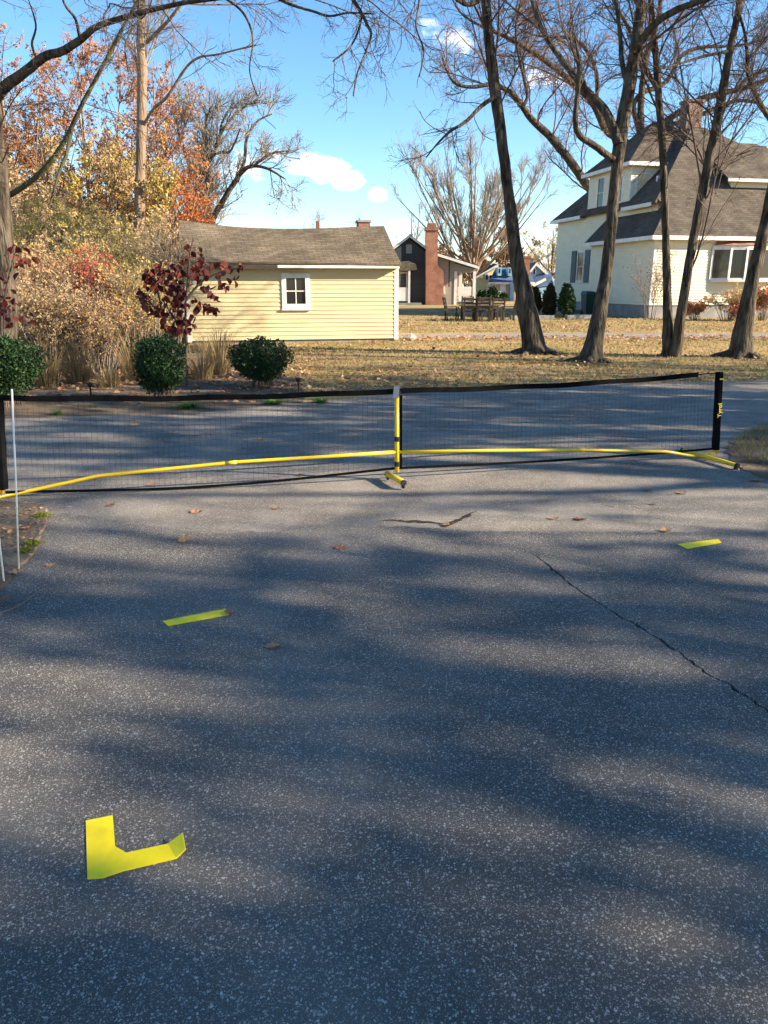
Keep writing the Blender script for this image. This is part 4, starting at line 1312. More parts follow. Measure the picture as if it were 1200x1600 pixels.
def shrub(name, label, loc, h, w, seed, stems, nleaf, size, m, twig='twig_pale', group=None, cat='shrub', dens=1.0):
    rng = np.random.default_rng(seed)
    t = thing(name, label, cat, loc, 0, group)
    a = rng.uniform(0, 2 * np.pi, stems)
    rr = w * np.sqrt(rng.random(stems))
    K = 6
    tt = np.linspace(0, 1, K)[None, :, None]
    b0 = np.stack([np.cos(a) * rr * .25, np.sin(a) * rr * .25, np.zeros(stems) - .02], 1)
    tip = np.stack([np.cos(a) * rr, np.sin(a) * rr, h * rng.uniform(.6, 1.0, stems) * (1 - .25 * (rr / w) ** 2)], 1)
    P = b0[:, None] * (1 - tt) + tip[:, None] * tt
    P[:, :, 2] += np.sin(tt[:, :, 0] * np.pi) * h * .12
    P[:, 1:] += rng.normal(0, .03, (stems, K - 1, 3)) * h * .5
    Q = (.006 + .004 * h) * (1 - .75 * tt[:, :, 0]) * np.ones((stems, 1))
    ms = [tubes(P, Q, 4)]
    C, RR = grow(rng, P, Q, 3.2, 40, .4, 4, .0025, .2, .1, .2, .2, 1.0, n=int(750 * dens))
    ms.append(tubes(C, RR, 3))
    C2, R2 = grow(rng, C, RR, 5, 40, .5, 3, .002, .1, .05, .2, .12, .5, n=int(1000 * dens))
    ms.append(tubes(C2, R2, 3))
    V, F = cat_mesh(ms)
    link('stems', mesh_np('stems', V, F), twig, t)
    if nleaf:
        ii = rng.integers(0, len(C2), nleaf)
        f = rng.uniform(0, 1, (nleaf, 1))
        pos = C2[ii, 0] * (1 - f) + C2[ii, -1] * f + rng.normal(0, .03, (nleaf, 3))
        V, F = leaf_mesh(rng, pos, size)
        link('foliage', mesh_np('foliage', V, F), m, t)
    return t


SG = 'dry shrubs of the autumn thicket'
for i, (u, v, Yy, vtop, wpx, nl, sz, m, lab, tg) in enumerate((
        (60, 0, 15.0, 420, 80, 4500, .06, 'leaf_tan', 'tan dry shrub behind the clipped bush at the picture edge', 'twig_pale'),
        (150, 0, 15.5, 440, 85, 5000, .06, 'leaf_pink', 'pinkish tan dry shrub between the two clipped bushes', 'twig_pale'),
        (105, 0, 18.0, 380, 90, 6500, .07, 'leaf_pink', 'taller pinkish shrub at the heart of the thicket', 'twig_red'),
        (160, 0, 17.0, 396, 62, 4200, .065, 'leaf_red', 'bright red leaved shrub in the middle of the thicket', 'twig_red'),
        (225, 0, 16.5, 400, 60, 4500, .06, 'leaf_yellow', 'yellow green shrub right behind the dark red sapling', 'twig_pale'),
        (40, 0, 19.5, 350, 90, 7000, .08, 'leaf_tan', 'tall tan shrub behind the dark edge trunk', 'twig_pale'),
        (180, 0, 21.0, 330, 90, 7000, .08, 'leaf_yellow', 'tall yellowing shrub beside the tall light trunk', 'twig_pale'),
        (262, 0, 20.5, 345, 50, 2600, .07, 'leaf_tan', 'pale leafless shrub against the shed corner', 'twig_pale'),
        (-60, 0, 17.0, 380, 90, 6000, .07, 'leaf_tan', 'tan shrub cut off by the picture edge', 'twig_pale'),
        (120, 0, 24, 300, 120, 9000, .1, 'leaf_yellow', 'wide golden shrub deep in the thicket', 'twig_pale'),
        (20, 0, 26, 280, 120, 9000, .11, 'leaf_tan', 'wide tan shrub at the very back of the thicket', 'twig_pale'),
        (235, 0, 27, 320, 70, 6000, .1, 'leaf_tan', 'pale brown shrub between tall trunk and shed gable', 'twig_pale'))):
    hh_ = at(u, vtop, Yy).z
    shrub('dry_shrub', lab, (at(u, 500, Yy).x, Yy, 0), hh_, wpx * Yy / FPX, 200 + i, 46, nl, sz, m, tg, SG)

# off the picture's side: the neighbour's trees whose shade falls over the drive
LV_SH = [dict(n=64, ang=48, lfrac=.38, K=8, rmin=.02, tmin=.25, up=.2, wiggle=.15, lmin=1.2, lmax=4, sides=5, rlen=.013),
         dict(n=360, ang=46, lfrac=.5, K=4, rmin=.010, tmin=.15, up=.1, wiggle=.18, lmin=.7, lmax=2.2, sides=3),
         dict(n=850, ang=42, lfrac=.55, K=3, rmin=.008, tmin=.1, up=.05, wiggle=.18, lmin=.4, lmax=1.2)]
HG = 'trees beside the drive outside the picture'
SHADE = [  # x, y, height, spread, limbs, leaves
    (15.0, -1.6, 11.5, 3.0, 8, 1300), (22.5, -3.4, 14.0, 3.6, 9, 1700), (18.5, .0, 10.5, 1.9, 6, 1700), (12.0, -3.9, 9.0, 2.6, 7, 900),
    (14.5, 8.1, 10.5, 3.0, 9, 3400), (21.5, 7.0, 13.0, 3.2, 10, 4200), (29.0, 5.7, 15.0, 3.6, 10, 3600), (16.5, 9.8, 11.0, 2.8, 8, 2200), (18.5, 3.7, 14.0, 2.3, 8, 2600),
    (21.0, 12.6, 12.0, 3.0, 8, 500), (31.0, 12.0, 15.0, 4.0, 9, 300)]
for i, (x, y, h, sp, nl, lf) in enumerate(SHADE):
    auto_tree('shade_tree', 'bare tree beside the drive, outside the picture, that shades the asphalt', (x, y, 0), h, sp, 300 + i, nl, LV_SH,
              leaves=(lf, .2, 'leaf_brown', {'clump': 1}) if lf else None, group=HG, fork=.58 if (x, y) == (18.5, 3.7) else .25, r0=.24, up=.7, sides=7)

# ------------------------------------------------------------ garden plants
def clipped_bush(label, loc, w, h, seed, m='leaf_green', n=9000, size=.045, z0=.07, group=None, name='clipped_bush', taper=0.0):
    rng = np.random.default_rng(seed)
    t = thing(name, label, 'bush', loc, 0, group)
    d = nrm(rng.normal(0, 1, (n, 3)))
    ph = rng.uniform(0, 6.28, 6)
    lump = 1 + .13 * np.sin(d[:, 0] * 4.5 + ph[0]) * np.sin(d[:, 1] * 5 + ph[1]) + .10 * np.sin(d[:, 2] * 5 + ph[2] + d[:, 0] * 4) + .08 * np.sin(d[:, 0] * 9 + ph[5]) * np.sin(d[:, 2] * 8) + .05 * np.sin(d[:, 0] * 13 + ph[3]) * np.sin(d[:, 2] * 12 + ph[4])
    r_ = rng.uniform(.25, 1, n) ** .35 * lump
    box = np.max(np.abs(d), axis=1)
    r_ = r_ * (1 + .22 * (1 / np.maximum(box, .6) - 1)) * np.where(rng.random(n) < .06, rng.uniform(1, 1.16, n), 1)
    nb = 7
    bc = nrm(rng.normal(0, 1, (nb, 3))) * rng.uniform(.35, .62, (nb, 1))
    br_ = rng.uniform(.36, .6, nb)
    which = rng.integers(0, nb + 5, n)
    small = which < nb
    k_ = np.where(small, which, 0)
    dd0 = d * r_[:, None] * .86
    dd0[small] = bc[k_[small]] + (d * r_[:, None])[small] * br_[k_[small]][:, None]
    pos = dd0 * np.array([w / 2, w / 2, (h - z0) / 2])
    pos[:, 2] += z0 + (h - z0) / 2
    k = (pos[:, 2] - z0) / (h - z0)
    if taper >= 0:
        s = 1 - .32 * np.clip(.45 - k, 0, 1) / .45 * (1 - taper) - taper * np.clip(k, 0, 1) ** 1.2 * .75
    else:
        s = 1
    pos[:, 0] *= s
    pos[:, 1] *= s
    V, F = leaf_mesh(rng, pos, size * rng.uniform(.6, 1.35, n))
    link('foliage', mesh_np('foliage', V, F), m, t)
    ns = 16
    a = rng.uniform(0, 6.28, ns)
    P = np.stack([np.stack([np.cos(a) * w * .16, np.sin(a) * w * .16, np.full(ns, -.02)], 1), np.stack([np.cos(a) * w * .12, np.sin(a) * w * .12, np.full(ns, z0 + h * .15)], 1), np.stack([np.cos(a) * w * .3, np.sin(a) * w * .3, np.full(ns, h * .7)], 1)], 1)
    V, F = tubes(P, np.tile(np.array([.010, .008, .004]), (ns, 1)), 5)
    link('stems', mesh_np('stems', V, F), 'twig', t)
    return t


BG = 'dark clipped bushes along the road'
for (u, v, wpx, vtop, lab, sd) in ((14, 634, 104, 530, 'clipped dark green bush at the picture edge behind the white rod', 1),
                                   (256, 626, 84, 526, 'round clipped dark green bush in front of the red sapling', 2),
                                   (410, 606, 90, 528, 'loose dark green bush in front of the shed', 3)):
    p = gr(u, v)
    clipped_bush(lab, p, wpx * p.y * 1.14 / FPX, at(u, vtop, p.y).z * 1.06, 400 + sd, n=13000, group=BG)

# conifers and other bushes round the cream house
CG = 'evergreens beside the cream house'
for (u, v, Yy, wpx, vtop, m, tp, lab, sd) in ((834, 490, 44, 30, 445, 'leaf_yew', .5, 'dark evergreen half hidden behind the leaning trunk', 1), (857, 492, 43.5, 32, 442, 'leaf_yew', .7, 'reddish green pointed evergreen next to the cone shaped one', 2),
                                              (884, 496, 43, 38, 440, 'leaf_green', .85, 'dark green cone shaped evergreen at the cream house corner', 3)):
    clipped_bush(lab, (at(u, v, Yy).x, Yy, 0), wpx * Yy * .97 / FPX, at(u, vtop, Yy).z, 420 + sd, m, 6000, .12, .05, CG, 'evergreen_bush', tp)
for (u, Yy, wpx, vtop, m, lab, sd) in ((753, 85, 14, 452, 'leaf_green', 'small dark evergreen at the yellow house wall', 5), (770, 85.5, 20, 449, 'leaf_green', 'dark evergreen in front of the blue roofed cottage', 6), (785, 86, 16, 458, 'leaf_green', 'low dark hedge bush by the cottage porch', 7)):
    clipped_bush(lab, (at(u, 470, Yy).x, Yy, 0), wpx * Yy * .97 / FPX, max(.8, at(u, vtop, Yy).z), 420 + sd, m, 1800, .28, .05, 'evergreens at the far houses', 'evergreen_bush', .4)
for (u, Yy, vtop, wpx, nl, m, lab, sd) in ((1086, 40.2, 468, 17, 2200, 'leaf_orange', 'small rust coloured shrub below the cream wall', 1), (1140, 39.6, 446, 36, 2600, 'leaf_tan', 'twiggy tan shrub under the bow window', 2), (1195, 39.8, 440, 26, 3200, 'leaf_orange', 'russet shrub beside the stout curving trunk', 3), (1160, 39.0, 474, 20, 900, 'leaf_red', 'low reddish plant under the bow window', 4)):
    shrub('house_shrub', lab, (at(u, 470, Yy).x, Yy, 0), at(u, vtop, Yy).z, wpx * Yy / FPX, 440 + sd, 34, nl, .1, m, 'twig_pale', 'shrubs under the bow window', dens=.4)
shrub('bare_shrub', 'leafless pale multi-stemmed shrub at the cream house corner', (at(1018, 480, 40.6).x, 40.6, 0), at(1015, 385, 40.6).z, 1.5, 451, 9, 260, .1, 'leaf_brown', 'twig_pale', dens=.35)

# sapling with large dark red leaves
def big_leaf_sapling(label, stems, clusters, Yy, seed, size, m='leaf_darkred'):
    rng = np.random.default_rng(seed)
    b = at(*stems[0][0], Yy)
    b.z = 0
    t = thing('red_leaf_sapling', label, 'sapling', b)
    parts = []
    for st in stems:
        P, rd = pxlimb(st, Yy, 5, 2)
        p, q = resample([Vector(x) - b for x in P], rd, 12)
        parts.append(tubes(p[None], q[None], 6))
    V, F = cat_mesh(parts)
    link('stem', mesh_np('stem', V, F, True), 'twig', t)
    pos = []
    for (u, v, ru, rv, n) in clusters:
        for k in range(n):
            a, r_ = rng.uniform(0, 6.28), math.sqrt(rng.random())
            p = at(u + math.cos(a) * ru * r_, v + math.sin(a) * rv * r_, Yy + rng.uniform(-.35, .35)) - b
            pos.append(list(p))
    pos = np.array(pos)
    M = len(pos)
    # each leaf: six-sided folded blade hanging from its stalk
    az = rng.uniform(0, 6.28, M)
    a = nrm(np.stack([np.cos(az) * .6, np.sin(az) * .6, rng.uniform(-1.0, -.15, M)], 1))
    s_ = nrm(np.cross(a, rng.normal(0, 1, (M, 3))))
    c = np.cross(a, s_)
    L = (size * rng.uniform(.6, 1.2, M))[:, None]
    pts = [pos, pos + a * L * .3 + s_ * L * .36 + c * L * .1, pos + a * L * .68 + s_ * L * .28 + c * L * .12, pos + a * L - c * L * .1, pos + a * L * .68 - s_ * L * .28 + c * L * .12, pos + a * L * .3 - s_ * L * .36 + c * L * .1, pos + a * L * .5 - c * L * .02]
    V = np.stack(pts, 1).reshape(-1, 3)
    i = np.arange(M)[:, None] * 7
    F = np.concatenate([i + np.array(f) for f in ((0, 1, 6), (1, 2, 6), (2, 3, 6), (3, 4, 6), (4, 5, 6), (5, 0, 6))], 0)
    link('foliage', mesh_np('foliage', V, F), m, t)
    return t


big_leaf_sapling('sapling with large dark red leaves in front of the shed corner',
                 [[(292, 604), (291, 540), (290, 480), (294, 430), (298, 385), (302, 372)], [(270, 604), (262, 540), (252, 480), (240, 430), (236, 405)], [(290, 470), (315, 440), (345, 425), (374, 418)], [(254, 490), (230, 470), (212, 462)], [(291, 520), (275, 500), (255, 470)]],
                 [(260, 428, 32, 22, 75), (252, 460, 40, 30, 110), (278, 500, 28, 20, 60), (305, 412, 20, 18, 20), (335, 430, 40, 22, 36), (318, 470, 24, 20, 30), (300, 385, 14, 8, 7), (355, 415, 22, 14, 9), (270, 520, 10, 14, 8)], 13.6, 461, .15)
big_leaf_sapling('sapling with large dark red leaves against the dark edge trunk',
                 [[(4, 612), (6, 560), (2, 500), (12, 440), (24, 395)], [(6, 540), (-10, 480), (-20, 430)]],
                 [(8, 480, 26, 30, 34), (28, 405, 24, 26, 26), (0, 440, 20, 26, 18), (10, 500, 6, 12, 3), (46, 498, 12, 12, 4)], 12.8, 462, .13)


# dry ornamental grasses
def grass_clump(label, loc, h, w, n, seed, m='straw', group='dry grass clumps in the bed', name='grass_clump'):
    rng = np.random.default_rng(seed)
    a = rng.uniform(0, 6.28, n)
    r0 = w * .25 * np.sqrt(rng.random(n))
    out = w * rng.uniform(.2, 1.0, n)
    hh = h * rng.uniform(.25, 1.05, n)
    dx, dy = np.cos(a), np.sin(a)
    P = []
    for t_, o_, z_ in ((0, 0, 0), (.35, .12, .45), (.7, .45, .85), (1, 1, .96)):
        P.append(np.stack([dx * (r0 + out * o_), dy * (r0 + out * o_), hh * z_ - .01], 1))
    P = np.stack(P, 1)
    sd = np.stack([-dy, dx, np.zeros(n)], 1)[:, None, :] * np.array([.006, .006, .004, .001])[None, :, None]
    V = np.stack([P - sd, P + sd], 2).reshape(-1, 3)
    i = np.arange(n)[:, None] * 8
    F = np.concatenate([i + np.array([2 * k, 2 * k + 1, 2 * k + 3, 2 * k + 2]) for k in range(3)], 0)
    o = link(name, mesh_np(name, V, F), m)
    o.location = loc
    return tag(o, label, 'grass', group)


for k, (u, Yy, h_, w_, n_, lab) in enumerate(((338, 15.6, 1.0, .9, 260, 'tall dry grass clump between the red sapling and the loose bush'), (112, 14.2, 1.1, .9, 180, 'dry grass clump between the edge bush and the path light'),
                                              (205, 14.6, 1.2, .9, 200, 'green tinged dry grass clump behind the round clipped bush'), (160, 13.6, .5, .7, 160, 'low dry grass tuft behind the path light'), (60, 13.6, .9, .85, 180, 'dry grass clump just behind the edge bush'), (310, 14.8, .7, .8, 180, 'shorter dry grass clump at the foot of the red sapling'))):
    grass_clump(lab, (at(u, 500, Yy).x, Yy, 0), h_, w_, n_, 470 + k)
for k, (u, v, w_, n_, lab) in enumerate(((295, 638, .3, 260, 'fresh green weeds at the foot of the round clipped bush'), (428, 632, .28, 200, 'green weeds below the loose bush'), (500, 630, .26, 160, 'low green weeds at the road edge'), (90, 649, .12, 60, 'tiny green tuft at the edge of the bed'))):
    grass_clump(lab, gr(u, v), .1, w_, n_, 480 + k, 'leaf_bright', 'green weeds along the bed edge', 'weed_patch')

# lawn grass, leaf litter
rng = np.random.default_rng(9)


def scatter(n, ymin, ymax, keep):
    out = []
    while sum(len(o) for o in out) < n:
        y = np.exp(rng.uniform(np.log(ymin), np.log(ymax), n))
        x = y * rng.uniform(-.62, .62, n)
        p = np.stack([x, y], 1)
        out.append(p[keep(p)])
    return np.concatenate(out)[:n]


efx = np.array([p[0] for p in edge_far])
efy = np.array([p[1] for p in edge_far])
pthc = [(gr(u, 525).x, gr(u, 525).y) for u in (560, 1200)]


bed2 = [(q.x, q.y) for q in bed]


def on_lawn(p):
    far_ = p[:, 1] > np.interp(p[:, 0], efx, efy) + .05
    bedm = np.array([in_poly(q[0], q[1], bed2) for q in p])
    yp0, yp1 = gr(900, 529).y, gr(900, 520).y
    pm = (p[:, 1] > yp0) & (p[:, 1] < yp1) & (p[:, 0] > -1)
    return far_ & ~bedm & ~pm


p = scatter(52000, 12.5, 48, on_lawn)
n = len(p)
a = rng.uniform(0, 6.28, n)
hgt = rng.uniform(.012, .045, n) * (1 + p[:, 1] / 40)
wd_ = .008 + p[:, 1] * .0006
lean = rng.normal(0, .03, (n, 2))
V = np.stack([np.stack([p[:, 0] - np.cos(a) * wd_, p[:, 1] - np.sin(a) * wd_, np.zeros(n)], 1), np.stack([p[:, 0] + np.cos(a) * wd_, p[:, 1] + np.sin(a) * wd_, np.zeros(n)], 1), np.stack([p[:, 0] + lean[:, 0], p[:, 1] + lean[:, 1], hgt], 1)], 1).reshape(-1, 3)
tag(link('grass', mesh_np('grass', V, np.arange(3 * n).reshape(-1, 3)), 'blades'), 'short patchy lawn grass, half dry, under the trees', 'grass', kind='stuff')
vv = []
for k in range(2400):
    q = (rng.uniform(3.75, 5.6), rng.uniform(6.7, 9.3))
    if in_poly(q[0], q[1], [(w_.x, w_.y) for w_ in ver]):
        vv.append(q)
p = np.array(vv)
n = len(p)
a = rng.uniform(0, 6.28, n)
V = np.stack([np.stack([p[:, 0] - np.cos(a) * .004, p[:, 1] - np.sin(a) * .004, np.full(n, .03)], 1), np.stack([p[:, 0] + np.cos(a) * .004, p[:, 1] + np.sin(a) * .004, np.full(n, .03)], 1), np.stack([p[:, 0] + rng.normal(0, .04, n), p[:, 1] + rng.normal(0, .04, n), .03 + rng.uniform(.03, .13, n)], 1)], 1).reshape(-1, 3)
tag(link('verge_grass', mesh_np('verge_grass', V, np.arange(3 * n).reshape(-1, 3)), 'blades_green'), 'scruffy grass growing on the verge next to the net foot', 'grass', kind='stuff')


def litter(name, label, p, z, size, seed, m='litter'):
    r_ = np.random.default_rng(seed)
    pos = np.concatenate([p, np.full((len(p), 1), z)], 1)
    V, F = leaf_mesh(r_, pos, size, .8, .18, flat=.85)
    V[:, 2] = np.maximum(V[:, 2], z - .002)
    return tag(link(name, mesh_np(name, V, F), m), label, 'leaves', kind='stuff')


p = scatter(5200, 12.6, 46, lambda q: on_lawn(q) & (np.sin(q[:, 0] * .9 + 1.3) * np.sin(q[:, 1] * .55 + q[:, 0] * .2) + rng.normal(0, .5, len(q)) > .25))
litter('leaf_litter', 'brown fallen leaves strewn over the lawn', p, .03, .11, 91)
p = np.concatenate([scatter(1500, 25, 27.2, lambda q: (q[:, 0] > 0)), scatter(900, 30, 36, lambda q: (q[:, 0] > 0))])
litter('leaf_drift', 'drift of orange brown leaves along the path', p, .04, .14, 92)
p = scatter(3400, 11.5, 19, lambda q: (q[:, 0] < -1.4) & (q[:, 1] > np.interp(q[:, 0], efx, efy) + .25) & (q[:, 1] + rng.normal(0, 1.6, len(q)) > 13.2))
litter('bed_litter', 'dry leaves heaped under the thicket shrubs', p, .02, .1, 93)

cp = [(w_.x, w_.y) for w_ in cor]
pc = [(x, y) for x, y in zip(rng.uniform(-3.6, -1.9, 2600), rng.uniform(3.5, 6.2, 2600)) if in_poly(x, y, cp)]
litter('corner_litter', 'small brown leaf scraps lying on the dirt corner beside the rods', np.array(pc[:420]), .05, .035, 94)

# ------------------------------------------------------------ the net across the drive
NL, NC, NR = Vector((-3.25, 6.2, 0)), Vector((.12, 6.81, 0)), Vector((3.50, 7.80, 0))
N = thing('portable_net', 'low black sports net on a yellow tube frame across the drive', 'net', NC)


def nloc(p):
    return Vector(p) - NC


dl, dr_ = (NC - NL), (NR - NC)
ZR = .024
topR, topL, topC = Vector((3.43, 7.80, .885)), Vector((-3.17, 6.2, .86)), Vector((.115, 6.81, .835))


def top_pt(t):                          # t from -1 (one end) through 0 (centre post) to 1
    if t < 0:
        p = topC.lerp(topL, -t)
    else:
        p = topC.lerp(topR, t)
    s = abs(t)
    return p + Vector((0, 0, -.028 * math.sin(math.pi * s) + .004 * math.sin(t * 23)))


def bot_pt(t):
    if t < 0:
        p = (NC + Vector((0, 0, .125))).lerp(NL + Vector((.03, 0, .06)), -t)
        return p + Vector((0, 0, -.06 * math.sin(math.pi * min(1, -t * 1.0)) ** 1.2))
    p = (NC + Vector((0, 0, .125))).lerp(NR + Vector((-.02, 0, .10)), t)
    return p + Vector((0, 0, -.02 * math.sin(math.pi * t)))


# frame
MB().tube([nloc((.12, 6.81, .09)), nloc(topC + Vector((0, 0, -.03)))], .0205, 12).build('centre_post', 'yellow_metal', N, True)
for z, r_ in ((.165, .026), (.40, .026), (.815, .03)):
    MB().tube([nloc((.12, 6.81, z - .022)), nloc((.12, 6.81, z + .022))], r_, 10).build('joint', 'black_plastic', N)
MB().bar(nloc((.105, 6.79, .78)), nloc((.115, 6.79, .88)), .05, .03).build('top_bracket', 'metal_grey', N)
b0, b1 = gr(606, 741, .075), gr(630, 754, .075)
ft = MB().tube([nloc(b0), nloc(b1)], .027, 12).build('centre_foot', 'yellow_metal', N, True)
for b_ in (b0, b1):
    w_ = MB()
    MB().tube([nloc(b_ + (b1 - b0).normalized() * (-.004 if b_ is b0 else .004)), nloc(b_ + (b1 - b0).normalized() * (-.016 if b_ is b0 else .016))], .0275, 12).build('end_cap', 'black_plastic', ft)
    MB().tube([nloc(b_ + Vector((-.012, 0, -.052 + .022))), nloc(b_ + Vector((.012, 0, -.052 + .022)))], .024, 12).build('caster', 'black_plastic', ft)
    MB().box(*[c for pr in zip(nloc(b_ + Vector((-.02, -.01, -.04))), nloc(b_ + Vector((.02, .01, -.015)))) for c in pr]).build('caster_fork', 'metal_grey', ft)
# base bars, arched from the end feet up to the centre post
ul = dl.normalized()
ur = dr_.normalized()
barL = [on_plane(u, v, NC, ul) for u, v in ((620, 706), (500, 714), (370, 722), (160, 743), (150, 744.5), (60, 764), (0, 778))] + [NL + Vector((-.02, 0, .055))]
barR = [on_plane(u, v, NC, ur) for u, v in ((620, 706), (760, 704), (900, 703), (1040, 705.5), (1050, 707), (1085, 713))] + [NR + Vector((-.01, 0, .055))]
for nm, bb in (('base_bar', barL), ('base_bar', barR)):
    bo = MB().tube([nloc(p) for p in bb], .0158, 10).build(nm, 'yellow_metal', N, True)
    q = bb[2] if nm else bb[3]
    dd_ = (bb[3] - bb[2]).normalized()
    MB().tube([nloc(q), nloc(q + dd_ * .10)], .0172, 10).build('sleeve_joint', 'yellow_metal', bo, True)
# end feet and end posts inside black sleeves
for (base, top, f0, f1) in ((NR, topR, gr(1068, 704, .05), gr(1150, 727, .05)), (NL, topL, NL + Vector((-.32, .42, .05)), NL + Vector((.16, -.42, .05)))):
    fo = MB().tube([nloc(f0), nloc(f1)], .0225, 12).build('end_foot', 'yellow_metal', N, True)
    dd_ = (f1 - f0).normalized()
    for q, s_ in ((f0, -1), (f1, 1)):
        MB().tube([nloc(q + dd_ * s_ * .002), nloc(q + dd_ * s_ * .03)], .0235, 12).build('end_cap', 'black_plastic', fo)
        MB().tube([nloc(q + dd_ * s_ * -.01 + Vector((0, 0, -.03))), nloc(q + dd_ * s_ * .015 + Vector((0, 0, -.03)))], .02, 10).build('rubber_pad', 'black_plastic', fo)
    MB().tube([nloc(base + Vector((0, 0, .05))), nloc(top)], .0195, 10).build('end_post', 'yellow_metal', N, True)
    u_ = (NR - NC).normalized() if base is NR else (NC - NL).normalized()
    nrm_ = Vector((u_.y, -u_.x, 0))
    sl_ = MB()
    lo, hi = base.lerp(top, .10), top + Vector((0, 0, .012))
    prev = None
    for k in range(9):
        c_ = lo.lerp(hi, k / 8)
        w_ = .045 + .003 * math.sin(k * 2.1)
        ring = [nloc(c_ - u_ * w_ - nrm_ * .012), nloc(c_ - u_ * .02 + nrm_ * .03), nloc(c_ + u_ * .02 + nrm_ * .03), nloc(c_ + u_ * w_ - nrm_ * .012), nloc(c_ - nrm_ * .026)]
        if prev:
            for j in range(5):
                sl_.quad(prev[j], prev[(j + 1) % 5], ring[(j + 1) % 5], ring[j])
        else:
            sl_.quad(*ring[::-1])
        prev = ring
    sl_.quad(*prev)
    slo = sl_.build('post_sleeve', 'black_cloth', N, False)
    if base is NR:
        ps = lo.lerp(hi, .915)
        MB().hexa([nloc(ps + u_ * x + nrm_ * y + Vector((0, 0, z))) for z in (-.008, .008) for x, y in ((-.021, .0315), (.021, .0315), (.021, .0335), (-.021, .0335))]).build('stripe', 'yellow_print', slo)
        tcv = bpy.data.curves.new('lettering', 'FONT')
        tcv.body = 'Tyrol'
        tcv.size = .068
        tcv.extrude = .0008
        tcv.align_x, tcv.align_y = 'CENTER', 'CENTER'
        to = bpy.data.objects.new('lettering_source', tcv)
        COL.objects.link(to)
        bpy.context.view_layer.update()
        tm = bpy.data.meshes.new_from_object(to.evaluated_get(bpy.context.evaluated_depsgraph_get()))
        bpy.data.objects.remove(to)
        ax_ = (hi - lo).normalized()
        ctr = lo.lerp(hi, .52) + nrm_ * .0325
        from mathutils import Matrix
        xa, za = ax_, nrm_
        ya = za.cross(xa)
        Mx = Matrix(((xa.x, ya.x, za.x, 0), (xa.y, ya.y, za.y, 0), (xa.z, ya.z, za.z, 0), (0, 0, 0, 1)))
        tm.transform(Mx)
        tm.transform(Matrix.Translation(nloc(ctr)))
        link('lettering', tm, 'yellow_print', slo)
# tapes and netting
TT = np.linspace(-1, 1, 81)
tp, bt = [top_pt(t) for t in TT], [bot_pt(t) for t in TT]


def tape(pts, w, drop, th=.004):
    mb = MB()
    for i in range(len(pts) - 1):
        a, b = nloc(pts[i]), nloc(pts[i + 1])
        d = (b - a).normalized()
        s = Vector((d.y, -d.x, 0)).normalized() * th
        mb.hexa([a - s + Vector((0, 0, -drop)), a + s + Vector((0, 0, -drop)), a + s + Vector((0, 0, w - drop)), a - s + Vector((0, 0, w - drop)),
                 b - s + Vector((0, 0, -drop)), b + s + Vector((0, 0, -drop)), b + s + Vector((0, 0, w - drop)), b - s + Vector((0, 0, w - drop))])
    return mb


# the top tape ends short of the far sleeve and hangs on by a cord
tape(tp[:78], .046, .023, .006).build('top_tape', 'black_cloth', N)
MB().tube([nloc(p + Vector((0, 0, .004 if i else -.004))) for i, p in enumerate(tp[76:])], .006, 5).build('tie_cord', 'black_cloth', N)
tape(bt, .022, .011, .005).build('bottom_tape', 'black_cloth', N)
MB().bar(nloc((.155, 6.815, .12)), nloc((.152, 6.815, .80)), .026, .008).build('centre_strap', 'black_cloth', N)
cor = []
nv = 150
for i in range(nv + 1):
    t = -1 + 2 * i / nv
    a, b = top_pt(t), bot_pt(t)
    P_ = [a.lerp(b, s) for s in (0, .33, .66, 1)]
    cor.append([list(nloc(p_)) for p_ in P_])
P1 = np.array(cor)
V1, F1 = tubes(P1, np.full(P1.shape[:2], .00075), 3)
cor = []
for j in range(1, 17):
    s = j / 17
    cor.append([list(nloc(top_pt(t).lerp(bot_pt(t), s))) for t in TT])
P2 = np.array(cor)
V2, F2 = tubes(P2, np.full(P2.shape[:2], .00075), 3)
V, F = cat_mesh([(V1, F1), (V2, F2)])
link('netting', mesh_np('netting', V, F), 'net_cord', N)

# ------------------------------------------------------------ yellow court markers lying on the asphalt
ZD = .024


def marker(label, quads, name='court_marker'):
    mb = MB()
    for q in quads:
        pts = [gr(u, v, ZD + .004 + z) for (u, v, z) in q]
        mb.quad(*pts)
    me = mb.mesh(name)
    o = link(name, me, 'yellow_tape')
    import bmesh
    bm = bmesh.new()
    bm.from_mesh(me)
    bmesh.ops.remove_doubles(bm, verts=bm.verts, dist=.0005)
    bmesh.ops.recalc_face_normals(bm, faces=bm.faces)
    r_ = bmesh.ops.solidify(bm, geom=bm.faces[:], thickness=.003)
    bm.to_mesh(me)
    bm.free()
    return tag(o, label, 'marker', 'yellow court markers')


A_, B_, C_, D_ = (134, 1282, 0), (176, 1273.5, 0), (180, 1322, 0), (136.5, 1373, 0)
E_, F_, M_ = (197, 1332, .001), (190, 1361, .002), (160, 1371.5, .001)
G_, H_, I_, J_ = (262, 1318, .003), (275, 1341, .003), (285, 1301, .03), (290, 1327, .016)
marker('yellow L-shaped court marker with one curled end', [(A_, B_, C_, D_), (C_, E_, F_, M_, D_), (E_, G_, H_, F_), (G_, I_, J_, H_)])
marker('straight yellow marker strip ending at a dark dry leaf', [((254, 970, .006), (300, 961, 0), (304, 970, 0), (263, 977.5, .002)), ((300, 961, 0), (352, 951, 0), (357, 960, 0), (304, 970, 0))])
marker('short pale yellow marker strip near the crack', [((1059, 850, 0), (1122, 842, 0), (1127.5, 847.5, 0), (1074, 857, 0))])

